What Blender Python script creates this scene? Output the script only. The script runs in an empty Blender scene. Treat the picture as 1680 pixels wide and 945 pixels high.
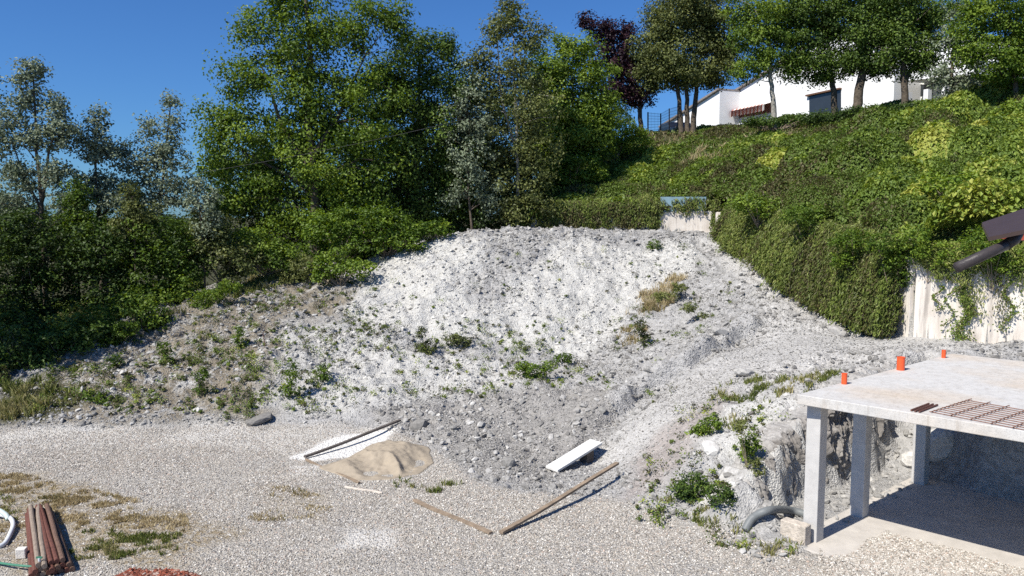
import bpy, math, random
import numpy as np
from mathutils import Vector
R = math.radians
rng = np.random.default_rng(7)
random.seed(7)
C = bpy.context.scene.collection
S = bpy.context.scene

# ------------------------------------------------------------------ camera, sky, sun, exposure
CH, CF, HZ = 5.95, 1280.0, 358.0          # camera height (m), focal length (px of a 1680 px frame), horizon row
PITCH = math.atan((472.5 - HZ) / CF)
cam_d = bpy.data.cameras.new('camera'); cam = bpy.data.objects.new('camera', cam_d); C.objects.link(cam)
cam.location = (0, 0, CH); cam.rotation_euler = (math.pi / 2 - PITCH, 0, 0)
cam_d.sensor_width = 36; cam_d.lens = CF / 1680 * 36; cam_d.clip_start = .1; cam_d.clip_end = 9000
S.camera = cam
SUN_EL, SUN_AZ = 49.0, 39.5               # azimuth: shadows run towards (+cos, +sin)
sdir = Vector((-math.cos(R(SUN_AZ)) * math.cos(R(SUN_EL)), -math.sin(R(SUN_AZ)) * math.cos(R(SUN_EL)), math.sin(R(SUN_EL))))
w = bpy.data.worlds.new('World'); S.world = w; w.use_nodes = True
nt = w.node_tree; sky = nt.nodes.new('ShaderNodeTexSky'); sky.sky_type = 'NISHITA'; sky.sun_disc = False
sky.sun_elevation = R(SUN_EL); sky.sun_rotation = math.atan2(sdir.x, sdir.y)
sky.altitude = 200; sky.air_density = 1.0; sky.dust_density = 0.5; sky.ozone_density = 2.6
hsv = nt.nodes.new('ShaderNodeMix'); hsv.data_type = 'RGBA'; hsv.blend_type = 'MULTIPLY'; hsv.inputs[0].default_value = 1; hsv.inputs[7].default_value = (.42, .79, 1.30, 1); nt.links.new(sky.outputs[0], hsv.inputs[6])
nt.links.new(hsv.outputs[2], nt.nodes['Background'].inputs[0]); nt.nodes['Background'].inputs[1].default_value = .07
sl = bpy.data.lights.new('sun', 'SUN'); sl.energy = 5.0; sl.angle = R(.5); sl.color = (1, .95, .86)
so = bpy.data.objects.new('sun', sl); C.objects.link(so); so.rotation_euler = sdir.to_track_quat('Z', 'Y').to_euler(); so.location = (-20, -20, 40)
S.view_settings.view_transform = 'Standard'; S.view_settings.look = 'None'; S.view_settings.exposure = 0.40; S.view_settings.gamma = 1
S.cycles.max_bounces = 6; S.cycles.transparent_max_bounces = 4; S.cycles.use_denoising = False
S.cycles.diffuse_bounces = 2; S.cycles.glossy_bounces = 2; S.cycles.transmission_bounces = 3

# ------------------------------------------------------------------ numbers: rays, noise, masks
cp, sp_ = math.cos(PITCH), math.sin(PITCH)
def ray(px, py):
    x = (px - 840) / CF; y = (472.5 - py) / CF
    return np.array([x, cp + y * sp_, -sp_ + y * cp])
def at_z(px, py, z=0.0):
    d = ray(px, py); t = (z - CH) / d[2]; return d * t + np.array([0, 0, CH])
def at_y(px, py, Y):
    d = ray(px, py); return d * (Y / d[1]) + np.array([0, 0, CH])
def _h(ix, iy, iz, s):
    n = (ix * 374761393 + iy * 668265263 + iz * 2147483647 + s * 1274126177) & 0xffffffff
    n = ((n ^ (n >> 13)) * 1274126177) & 0xffffffff
    return ((n ^ (n >> 16)) & 0xffff) / 65535.0
def noise(x, y, z=None, s=0):
    x = np.asarray(x, float); y = np.asarray(y, float); z = np.zeros_like(x) if z is None else np.asarray(z, float)
    fx, fy, fz = np.floor(x), np.floor(y), np.floor(z)
    ix, iy, iz = fx.astype(np.int64), fy.astype(np.int64), fz.astype(np.int64)
    u, v, w_ = x - fx, y - fy, z - fz
    u = u * u * (3 - 2 * u); v = v * v * (3 - 2 * v); w_ = w_ * w_ * (3 - 2 * w_)
    def c(a, b, d): return _h(ix + a, iy + b, iz + d, s)
    r0 = (c(0,0,0)*(1-u)+c(1,0,0)*u)*(1-v)+(c(0,1,0)*(1-u)+c(1,1,0)*u)*v
    r1 = (c(0,0,1)*(1-u)+c(1,0,1)*u)*(1-v)+(c(0,1,1)*(1-u)+c(1,1,1)*u)*v
    return (r0*(1-w_)+r1*w_)*2-1
def fbm(x, y, z=None, o=4, s=0):
    t = 0; a = .5; k = 1.0
    for i in range(o):
        t = t + a * noise(np.asarray(x)*k, np.asarray(y)*k, None if z is None else np.asarray(z)*k, s+i*17); a *= .5; k *= 2.03
    return t
def sm(x, a, b):
    t = np.clip((x - a) / (b - a), 0, 1); return t * t * (3 - 2 * t)
def sdist(x, y, P):
    """signed distance to polygon P, positive inside"""
    P = np.asarray(P, float); n = len(P); d = np.full(np.shape(x), 1e9); ins = np.zeros(np.shape(x), bool)
    for i in range(n):
        ax, ay = P[i]; bx, by = P[(i + 1) % n]
        ex, ey = bx - ax, by - ay
        t = np.clip(((x - ax) * ex + (y - ay) * ey) / (ex * ex + ey * ey + 1e-12), 0, 1)
        d = np.minimum(d, np.hypot(x - ax - t * ex, y - ay - t * ey))
        if ey != 0:
            c = ((ay > y) != (by > y)) & (x < ex * (y - ay) / ey + ax); ins ^= c
    return np.where(ins, d, -d)
def rbf(pts):
    pts = np.asarray(pts, float); n = len(pts)
    D = np.hypot(pts[:, None, 0] - pts[None, :, 0], pts[:, None, 1] - pts[None, :, 1])
    A = np.zeros((n + 3, n + 3)); A[:n, :n] = D + np.eye(n) * .02; A[:n, n] = 1; A[:n, n+1:] = pts[:, :2]; A[n, :n] = 1; A[n+1:, :n] = pts[:, :2].T
    wv = np.linalg.solve(A, np.concatenate([pts[:, 2], [0, 0, 0]]))
    def f(x, y):
        x = np.asarray(x, float); sh = x.shape; x = x.ravel(); y = np.asarray(y, float).ravel(); out = np.empty(len(x))
        for i in range(0, len(x), 20000):
            xx = x[i:i+20000]; yy = y[i:i+20000]
            out[i:i+20000] = np.hypot(xx[:, None] - pts[None, :, 0], yy[:, None] - pts[None, :, 1]) @ wv[:n] + wv[n] + wv[n+1]*xx + wv[n+2]*yy
        return out.reshape(sh)
    return f

# ------------------------------------------------------------------ terrain height
low = []
for X in (-60, -40, -28, -20, -14, -9, -4.5, 0, 2.5):
    for Y in (-20, 0, 8, 12, 15.5, 18.5):
        low.append((X, Y, 0))
for X in (5, 9, 14, 30): low += [(X, -20, 0), (X, 0, 0), (X, 8, 0), (X, 11.5, 0)]
for q in [(0,705),(150,705),(300,702),(450,700),(590,700),(690,738),(790,792),(900,812),(1000,815),(1130,850),(1215,872)]: low.append(tuple(at_z(*q)))
for q in [(0,655,23.3),(0,600,25.5),(150,560,27.5),(150,630,24),(300,500,30),(300,560,27.3),(300,640,23.6),(450,460,33),(450,550,27.6),(450,640,23.4),
          (600,432,34),(600,520,29),(600,600,25.3),(600,660,22.8),(740,384,34.5),(740,450,31.3),(740,520,28.7),(740,580,26.8),(740,640,24),(740,690,22),
          (850,382,35),(850,460,31.2),(850,540,28.3),(850,575,27),(850,630,24),(850,700,21.3),
          (950,382,35.5),(950,470,31.2),(950,560,28),(950,600,25.8),(950,660,22.6),(950,720,20.3),
          (1100,386,35.6),(1100,450,32.2),(1100,540,27.8),(1080,600,24.6),(1040,660,22.2),
          (960,752,19.2),(1050,690,19.5),(1150,632,20.4),(1250,577,22.2),(1400,551,23.2),(1490,549,22.2),
          (1210,526,25.2),(1222,550,24.2),(1120,578,23.3),(1132,602,22.4),(1250,450,30),(1170,400,34.3),(1250,515,26),(1330,500,26.6),(1680,574,20.2),
          (1190,645,19.3),(1310,642,18.3),(1130,720,17.6),(1060,775,17),(1200,720,16.7),(1280,680,17.2),(1110,800,15.9),(1205,800,14.9)]:
    low.append(tuple(at_y(*q)))
for q in [(1300,915),(1350,925),(1400,935),(1450,945),(1250,905),(1600,960),(1500,955),(1180,900),(1330,905)]: low.append(tuple(at_z(*q)))
low += [(6.5, 13.8, 0), (7.5, 13, 0), (-30, 26, 1.0), (-45, 26, .8), (-22, 30, 1.6), (-16, 34, 2.2), (-30, 40, .5), (-45, 60, -3), (-20, 60, -3), (-8, 42, 3.5), (-8, 60, -1), (0, 40, 5), (2, 50, 5), (2, 60, 4), (0, 36.5, 5.25), (9, 36.5, 5.25),
        (-100, 90, -6), (0, 100, -4), (12, 17, 2.5), (16, 15, 2.6), (22, 14, 2.6), (14, 19, 2.7)]
f_low = rbf(low)
hill = []
for q in [(1060,222,50),(1200,220,48),(1300,217,46),(1400,206,44.5),(1500,194,43),(1600,176,41),(1680,160,39),(1130,330,38.5),(1000,275,45),(930,318,41.5)]: hill.append(tuple(at_y(*q)))
hill += [(1.2, 38.4, 6.0), (9.6, 37.4, 6.3), (10.2, 35, 6.1), (10.8, 28.5, 5.4), (11.6, 22, 4.7), (14.5, 20.2, 4.5), (20, 17, 4.4), (30, 14, 4.4), (35, 30, 11.5), (24, 32, 9.6), (17, 26, 6.5), (14, 33, 8.0),
         (11.5, 57, 11.2), (10, 70, 10.5), (20, 60, 12), (40, 50, 12.4), (60, 40, 12.4), (60, 80, 12), (20, 90, 12), (4, 56, 8.5), (-3, 52, 5), (3, 70, 7)]
f_hill = rbf(hill)
WALL = [(0.9, 38.2), (9.55, 37.0), (10.0, 34.8), (11.35, 22.0), (14.4, 20.1), (20.5, 17.3), (31, 13)]
HILLP = WALL + [(300, -30), (300, 400), (-4, 400), (-4, 60), (-1, 45)]

c1 = at_z(1339, 892); c2 = at_z(1415, 851.5); c3 = at_z(1515, 797.5)
E1 = (c3 - c1)[:2]; COLD = np.linalg.norm(E1); E1 = E1 / COLD; E2 = np.array([E1[1], -E1[0]])
O = c1[:2].copy()
def uv(x, y): return (x - O[0]) * E1[0] + (y - O[1]) * E1[1], (x - O[0]) * E2[0] + (y - O[1]) * E2[1]
def XY(u, v): return O + E1 * u + E2 * v
FACE = [uv(*at_z(px, py, 0)[:2]) for px, py in [(1221,866),(1240,848),(1276,835),(1319,813),(1356,799),(1398,787),(1430,777),(1490,749),(1532,737)]]
PIT = [tuple(XY(a, b - .22)) for a, b in FACE[1:]] + [tuple(XY(*p)) for p in [(5.9, .3), (5.4, .9), (5.4, 12), (-.35, 12), (-.35, .1)]]
FLR = [tuple(XY(*p)) for p in [(-.45, -.42), (6.4, -.42), (6.4, 9), (-.28, 9), (-.30, 1.2)]]
def H(x, y, detail=True):
    x = np.asarray(x, float); y = np.asarray(y, float)
    zl = f_low(x, y); zl = np.where(y > 70, -6 + 0 * zl, zl)
    far = sm(y, 48, 75) * (1 - sm(x, -4, 8)); zl = zl * (1 - far) - 6 * far
    zh = f_hill(x, y); ed = sm(np.hypot(x - 30, y - 40), 60, 110); zh = np.clip(zh, 2, 12.6); zh = zh * (1 - ed) - 6 * ed
    sd = sdist(x, y, HILLP); k = np.where(x > 1.2, sd > -.02, sm(sd, -.5, 4)) * 1.0
    z = zl * (1 - k) + zh * k
    z = np.maximum(z, -6)
    z = z + sm(y, 500, 1500) * (9 + 9 * fbm(x / 500, y / 900 + .3, s=5))
    out = sm(y, 21.5, 23.0) * (1 - k)
    pit = sm(sdist(x, y, PIT) + .16 * fbm(x * 1.3, y * 1.3, s=9), -.22, .3)
    if detail:
        bank = sm(zl, .06, .7) * (1 - k) * (y < 70)
        z = z + bank * (.30 * fbm(x * .7, y * .7, s=1) + .16 * fbm(x * 2.3, y * 2.3, o=3, s=2) + .11 * fbm(x * 4.6, y * 4.6, o=3, s=4)) * (1 - .9 * np.exp(-(lined(x, y, RUTM) / 1.25) ** 2))
        # darker grey foot of the mound: lumpy dug-out spoil
        ft = sm(sdist(x, y, FOOT), -.4, .8); z = z + ft * (.22 * fbm(x * 1.1, y * 1.1, s=21) + .12 * fbm(x * 3, y * 3, s=22) + .06)
        st = np.exp(-(lined(x, y, STEP) / .24) ** 2); z = z - st * (.12 + .1 * noise(x * 1.9, y * 1.9, s=31))
        ds = slined(x, y, STEP) + .12 * fbm(x * 2.6, y * 2.6, s=33); z = z + (.34 + .22 * noise(x * 1.2, y * 1.2, s=32)) * sm(ds, -.12, .14) * (1 - sm(ds, .4, 2.0)) * sm(-lined(x, y, STEP[1:-1]), -2.2, -.2)
        rut = np.exp(-(lined(x, y, RUT1) / .3) ** 2) + np.exp(-(lined(x, y, RUT2) / .3) ** 2); z = z - .05 * rut
        z = z + .012 * fbm(x * 2, y * 2, s=41) * (1 - k) * (zl < .3)
        hk = k * (y < 60); z = z + hk * .12 * fbm(x * .8, y * .8, s=51)
    z = z * (1 - pit) + pit * np.minimum(z, -.03 + .35 * sm(uv(x, y)[0], 5.1, 6.6) * 3 * (uv(x, y)[1] < .4) + .05 * (detail * fbm(x * 2, y * 2, s=61)) * (uv(x, y)[1] < -.1))
    return z
def lined(x, y, L):
    d = np.full(np.shape(x), 1e9)
    for (ax, ay), (bx, by) in zip(L[:-1], L[1:]):
        ex, ey = bx - ax, by - ay
        t = np.clip(((x - ax) * ex + (y - ay) * ey) / (ex * ex + ey * ey), 0, 1); d = np.minimum(d, np.hypot(x - ax - t * ex, y - ay - t * ey))
    return d
def slined(x, y, L):
    d = np.full(np.shape(x), 1e9); sg = np.ones(np.shape(x))
    for (ax, ay), (bx, by) in zip(L[:-1], L[1:]):
        ex, ey = bx - ax, by - ay; t = np.clip(((x - ax) * ex + (y - ay) * ey) / (ex * ex + ey * ey), 0, 1); q = np.hypot(x - ax - t * ex, y - ay - t * ey); k = q < d
        sg = np.where(k, np.sign(ex * (y - ay) - ey * (x - ax)), sg); d = np.where(k, q, d)
    return d * sg
def hit(px, py, detail=False):
    """world point where the sight line through a pixel of the photograph meets the ground"""
    d = ray(px, py); ys = np.concatenate([np.arange(6, 45, .1), np.arange(45, 90, .5)]); P = d[None, :] * (ys / d[1])[:, None] + np.array([0, 0, CH])
    g = H(P[:, 0], P[:, 1], detail); b = np.nonzero(P[:, 2] <= g)[0]
    return P[b[0]] if len(b) else P[-1]
FOOT = STEP = STEPTOP = RUT1 = RUT2 = RUTM = None
def gp(L): return [tuple(hit(*q)[:2]) for q in L]
FOOT = gp([(600,665),(700,668),(800,655),(900,640),(1000,640),(1010,700),(950,760),(880,800),(800,785),(720,735),(640,700)])
STEP = gp([(955,735),(1000,692),(1060,647),(1130,602),(1215,552),(1262,528)])
STEPTOP = gp([(960,705),(1040,640),(1110,590),(1205,532),(1250,500)])
RUTM = gp([(985,760),(1090,680),(1210,600),(1330,560),(1420,558),(1500,560)]); RUT1 = gp([(985,760),(1080,700),(1200,620),(1300,580),(1420,565)]); RUT2 = gp([(1010,720),(1130,640),(1230,580),(1330,545),(1300,500),(1230,440),(1150,395)])

# ------------------------------------------------------------------ materials
def mat(name):
    m = bpy.data.materials.new(name); m.use_nodes = True; n = m.node_tree; n.nodes.clear()
    out = n.nodes.new('ShaderNodeOutputMaterial'); b = n.nodes.new('ShaderNodeBsdfPrincipled'); n.links.new(b.outputs[0], out.inputs[0])
    return m, n, b, out
def N(n, t, **kw):
    x = n.nodes.new('ShaderNode' + t)
    for k, v in kw.items():
        if k == 'ins':
            for i, vv in v.items(): x.inputs[i].default_value = vv
        else: setattr(x, k, v)
    return x
def ramp(n, stops, interp='LINEAR'):
    r = n.nodes.new('ShaderNodeValToRGB'); r.color_ramp.interpolation = interp; e = r.color_ramp.elements
    while len(e) < len(stops): e.new(.5)
    for el, (p, c) in zip(e, stops): el.position = p; el.color = (*c, 1) if len(c) == 3 else c
    return r
def mix(n, fac, a, b, mode='MIX'):
    m = n.nodes.new('ShaderNodeMix'); m.data_type = 'RGBA'; m.blend_type = mode
    for s, v in ((0, fac), (6, a), (7, b)):
        if hasattr(v, 'links') or hasattr(v, 'is_linked'): n.links.new(v, m.inputs[s])
        else: m.inputs[s].default_value = v if s == 0 else (*v, 1)
    return m.outputs[2]
def simple(name, col, rough=.8, var=.25, scale=6, bump=.2, bscale=40, metal=0, spec=.3, col2=None, detail=6):
    m, n, b, o = mat(name); tc = N(n, 'TexCoord'); ns = N(n, 'TexNoise', ins={'Scale': scale, 'Detail': detail, 'Roughness': .65}); n.links.new(tc.outputs['Object'], ns.inputs['Vector'])
    c2 = col2 or tuple(min(1, c * (1 - var)) for c in col); c1_ = col if col2 else tuple(min(1, c * (1 + var)) for c in col)
    r = ramp(n, [(.32, c2), (.68, c1_)]); n.links.new(ns.outputs[0], r.inputs[0]); n.links.new(r.outputs[0], b.inputs['Base Color'])
    b.inputs['Roughness'].default_value = rough; b.inputs['Metallic'].default_value = metal; b.inputs['Specular IOR Level'].default_value = spec
    if bump:
        n2 = N(n, 'TexNoise', ins={'Scale': bscale, 'Detail': 4}); n.links.new(tc.outputs['Object'], n2.inputs['Vector'])
        bp = N(n, 'Bump', ins={'Strength': bump, 'Distance': .02}); n.links.new(n2.outputs[0], bp.inputs['Height']); n.links.new(bp.outputs[0], b.inputs['Normal'])
    return m
def leafmat(name, stops, trans=.28, rough=.5, under=None):
    m, n, b, o = mat(name); a = N(n, 'Attribute', attribute_name='tint'); r = ramp(n, stops); n.links.new(a.outputs['Fac'], r.inputs[0]); col = r.outputs[0]
    if under:
        g = N(n, 'NewGeometry'); col = mix(n, g.outputs['Backfacing'], col, under)
    n.links.new(col, b.inputs['Base Color']); b.inputs['Roughness'].default_value = rough; b.inputs['Specular IOR Level'].default_value = .25
    t = N(n, 'BsdfTranslucent'); hs = N(n, 'HueSaturation', ins={'Saturation': 1.15, 'Value': 1.5, 'Hue': .485}); n.links.new(col, hs.inputs['Color']); n.links.new(hs.outputs[0], t.inputs[0])
    ms = N(n, 'MixShader', ins={0: trans}); n.links.new(b.outputs[0], ms.inputs[1]); n.links.new(t.outputs[0], ms.inputs[2]); n.links.new(ms.outputs[0], o.inputs[0])
    return m
def tintmat(name, stops, rough=.9, bump=.4):
    m, n, b, o = mat(name); a = N(n, 'Attribute', attribute_name='tint'); r = ramp(n, stops); n.links.new(a.outputs['Fac'], r.inputs[0])
    tc = N(n, 'TexCoord'); ns = N(n, 'TexNoise', ins={'Scale': 14., 'Detail': 5}); n.links.new(tc.outputs['Object'], ns.inputs['Vector'])
    rr = ramp(n, [(.3, (.72,) * 3), (.7, (1.1,) * 3)]); n.links.new(ns.outputs[0], rr.inputs[0])
    n.links.new(mix(n, 1.0, r.outputs[0], rr.outputs[0], 'MULTIPLY'), b.inputs['Base Color']); b.inputs['Roughness'].default_value = rough; b.inputs['Specular IOR Level'].default_value = .2
    bp = N(n, 'Bump', ins={'Strength': bump, 'Distance': .02}); n.links.new(ns.outputs[0], bp.inputs['Height']); n.links.new(bp.outputs[0], b.inputs['Normal'])
    return m

# ------------------------------------------------------------------ object helpers
def tag(o, label=None, cat=None, group=None, kind=None):
    for k, v in (('label', label), ('category', cat), ('group', group), ('kind', kind)):
        if v: o[k] = v
    return o
def wloc(o):
    l = np.zeros(3)
    while o is not None: l += np.array(o.location); o = o.parent
    return l
def thing(name, label, cat, loc, group=None):
    o = bpy.data.objects.new(name, None); C.objects.link(o); o.location = tuple(float(v) for v in loc); o.empty_display_size = .2
    return tag(o, label, cat, group)
def mk(name, V, F, m, parent=None, attrs=None, smooth=False, origin=None):
    V = np.asarray(V, float); F = np.asarray(F); me = bpy.data.meshes.new(name)
    off = wloc(parent) if parent is not None else (np.asarray(origin, float) if origin is not None else np.zeros(3))
    V = V - off
    me.vertices.add(len(V)); me.vertices.foreach_set('co', V.astype(np.float32).ravel())
    nf, k = F.shape; me.loops.add(nf * k); me.loops.foreach_set('vertex_index', F.astype(np.int32).ravel())
    me.polygons.add(nf); me.polygons.foreach_set('loop_start', (np.arange(nf) * k).astype(np.int32))
    me.polygons.foreach_set('use_smooth', np.full(nf, smooth))
    for a, v in (attrs or {}).items():
        at = me.attributes.new(a, 'FLOAT', 'POINT'); at.data.foreach_set('value', np.asarray(v, np.float32))
    me.materials.append(m); me.update(calc_edges=True)
    o = bpy.data.objects.new(name, me); C.objects.link(o); o.parent = parent
    if parent is None and origin is not None: o.location = tuple(float(x) for x in origin)
    return o
class MB:
    def __init__(s): s.v = []; s.f = []
    def add(s, v, f):
        k = len(s.v); s.v += [tuple(map(float, p)) for p in v]; s.f += [tuple(k + i for i in q) for q in f]; return s
    def prism(s, base, vec):
        """base: closed loop of 3D points, extruded by vec"""
        n = len(base); b = [np.asarray(p, float) for p in base]; t = [p + np.asarray(vec, float) for p in b]
        return s.add(b + t, [tuple(range(n - 1, -1, -1)), tuple(range(n, 2 * n))] + [(i, (i + 1) % n, n + (i + 1) % n, n + i) for i in range(n)])
    def box(s, c, ax, ay, az):
        c = np.asarray(c, float); ax, ay, az = (np.asarray(q, float) / 2 for q in (ax, ay, az))
        return s.prism([c - ax - ay - az, c + ax - ay - az, c + ax + ay - az, c - ax + ay - az], az * 2)
    def tube(s, pts, r, n=8, cap=True, hollow=0):
        pts = [np.asarray(p, float) for p in pts]; rs = r if hasattr(r, '__len__') else [r] * len(pts); rings = []; up = None
        for i, p in enumerate(pts):
            t = pts[min(i + 1, len(pts) - 1)] - pts[max(i - 1, 0)]; t = t / (np.linalg.norm(t) + 1e-9)
            if up is None: up = np.array([0, 0, 1.]) if abs(t[2]) < .9 else np.array([1., 0, 0])
            a = np.cross(t, up); a /= np.linalg.norm(a); b = np.cross(a, t); up = b
            rings.append([p + rs[i] * (math.cos(2 * math.pi * k / n) * a + math.sin(2 * math.pi * k / n) * b) for k in range(n)])
        v = [q for ring in rings for q in ring]; f = []
        for i in range(len(pts) - 1):
            for k in range(n): f.append((i * n + k, i * n + (k + 1) % n, (i + 1) * n + (k + 1) % n, (i + 1) * n + k))
        if cap: f += [tuple(range(n - 1, -1, -1)), tuple((len(pts) - 1) * n + k for k in range(n))]
        return s.add(v, f)
    def build(s, name, m, parent=None, origin=None, bevel=0, smooth=False, attrs=None):
        off = wloc(parent) if parent is not None else (np.asarray(origin, float) if origin is not None else np.zeros(3))
        me = bpy.data.meshes.new(name); me.from_pydata([tuple(np.array(p) - off) for p in s.v], [], s.f); me.materials.append(m)
        if smooth: me.polygons.foreach_set('use_smooth', [True] * len(me.polygons))
        me.update(); o = bpy.data.objects.new(name, me); C.objects.link(o); o.parent = parent
        if parent is None and origin is not None: o.location = tuple(float(x) for x in origin)
        if bevel:
            b = o.modifiers.new('bevel', 'BEVEL'); b.width = bevel; b.segments = 2; b.limit_method = 'ANGLE'
        return o
def dup(o, parent=None):
    c = o.copy(); C.objects.link(c); c.parent = parent
    for ch in list(o.children): dup(ch, c)
    return c

# ------------------------------------------------------------------ ground sheet
def axis(*segs):
    out = []
    for a, b, n in segs: out.append(np.linspace(a, b, n, endpoint=False))
    return np.concatenate(out)
def geo(a, b, n, r0):   # growing spacing from a outwards to b
    t = np.linspace(0, 1, n + 1)[1:]; return a + np.sign(b - a) * (r0 * np.expm1(t * np.log1p(abs(b - a) / r0)))
xs = np.concatenate([geo(-17, -6000, 46, 1.5)[::-1], np.arange(-17, 15, .075), np.arange(15, 32, .25), geo(32, 6000, 40, 2)])
ys = np.concatenate([geo(10.5, -60, 20, 3)[::-1], np.arange(10.5, 38.6, .075), np.arange(38.6, 62, .3), geo(62, 7000, 60, 2)])
GX, GY = np.meshgrid(xs, ys); gx = GX.ravel(); gy = GY.ravel(); gz = H(gx, gy)
nx, ny = len(xs), len(ys); idx = np.arange(nx * ny).reshape(ny, nx)
GF = np.stack([idx[:-1, :-1], idx[:-1, 1:], idx[1:, 1:], idx[1:, :-1]], -1).reshape(-1, 4)
# masks (each is a patch of ground that really has that material)
def pm(L, soft=.4, warp=.5, s=0, x=None, y=None):
    x = gx if x is None else x; y = gy if y is None else y
    P = gp(L) if L and len(L[0]) == 2 and abs(L[0][0]) + abs(L[0][1]) > 60 else L
    return sm(sdist(x, y, P) + warp * fbm(x * .9, y * .9, s=s + 100), -soft, soft)
Zwhite = [(560,500),(620,450),(680,400),(760,388),(880,392),(1000,402),(1110,400),(1150,425),(1120,460),(1040,500),(1010,560),(960,585),(900,572),(820,565),(740,560),(650,545),(570,530)]
Zwhite2 = [(180,610),(260,575),(330,560),(420,550),(500,535),(600,550),(700,580),(800,590),(880,600),(870,630),(720,660),(640,650),(570,668),(430,668),(300,640),(200,650),(120,660)]
Zchute = [(800,390),(905,392),(880,430),(850,470),(800,500),(765,480),(790,430)]
Zrock = [(1185,660),(1300,645),(1300,700),(1300,780),(1240,850),(1215,850),(1190,760),(1140,730)]
Zramp = [(930,760),(1030,680),(1140,610),(1230,555),(1260,500),(1180,420),(1130,390),(1180,390),(1300,480),(1400,535),(1560,560),(1680,570),(1500,640),(1330,640),(1190,640),(1090,720),(1000,790)]
Zsoil = [(60,690),(60,640),(120,560),(230,520),(420,470),(480,450),(600,470),(560,530),(470,540),(440,600),(430,690)]
Zpink = [(1040,760),(1080,710),(1180,650),(1200,700),(1130,740),(1080,800),(1010,830)]
Zgrass = [(0,630),(90,625),(160,660),(60,690),(0,700)]
Zwood = [(-400,650),(0,640),(60,590),(180,540),(300,490),(450,445),(560,440),(640,415),(740,382)]
def w2f(x=None, y=None): xx = gx if x is None else x; return (.36 + .42 * sm(xx, -7.5, -4.5)) * pm(Zwhite2, .5, .8, s=2, x=x, y=y)
white = np.maximum(pm(Zwhite, s=1), w2f()) * (1 - pm(Zchute, .5, .6, s=3)); white = np.maximum(white, .9 * pm(Zrock, .3, s=4))
white = np.where(gy > 38, 0, white)
zl0 = f_low(gx, gy)
GRAV = gp([(0,706),(150,706),(300,703),(450,702),(600,703),(660,712),(720,745),(790,795),(900,815),(1000,822),(1100,848),(1215,882),(1290,904),(1345,900)]) + [(7.5, 11.9), (12, 9), (40, 6), (40, -60), (-80, -60), (-80, 21)]
gravel = sm(sdist(gx, gy, GRAV) + .25 * fbm(gx * 1.5, gy * 1.5, s=11), -.25, .25)
ramp_ = pm(Zramp, .4, .3, s=5) * (1 - gravel)
soil = pm(Zsoil, .7, 1.1, s=6); pink = pm(Zpink, .4, .7, s=7)
woodP = gp(Zwood[1:]) + [(0.5, 37.8), (0.5, 80), (-300, 400), (-300, 10), (-60, 22.5), (-22, 24)]
hillk = np.maximum(sdist(gx, gy, HILLP) > -.02, 0) * 1.0
green = np.maximum(np.maximum(sm(sdist(gx, gy, woodP) + .4 * fbm(gx, gy, s=8), -.4, .5), hillk), pm(Zgrass, .4, .8, s=12)); green = np.where(gy > 60, 1, green)
dirty = pm([(-20,775),(120,800),(260,850),(360,870),(300,945),(-20,945)], .5, 1.2, s=13) * gravel
dirty = np.maximum(dirty, .55 * pm([(440,800),(560,800),(540,860),(430,850)], .3, 1.0, s=14) * gravel)
foot = sm(sdist(gx, gy, FOOT) + .3 * fbm(gx * 1.3, gy * 1.3, s=15), -.3, .3) * (1 - gravel)
pale = np.maximum(pm([(480,750),(556,712),(650,704),(615,748),(515,758)], .12, .25, s=16), .5 * pm([(560,870),(640,875),(650,905),(560,900)], .2, .5, s=17))
pale = np.maximum(pale, .5 * pm([(470,765),(520,765),(530,785),(480,780)], .1, .2, s=19)); pale = np.maximum(pale, .35 * pm([(0,712),(300,706),(600,704),(480,740),(200,730),(0,750)], .3, .8, s=18))

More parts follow.
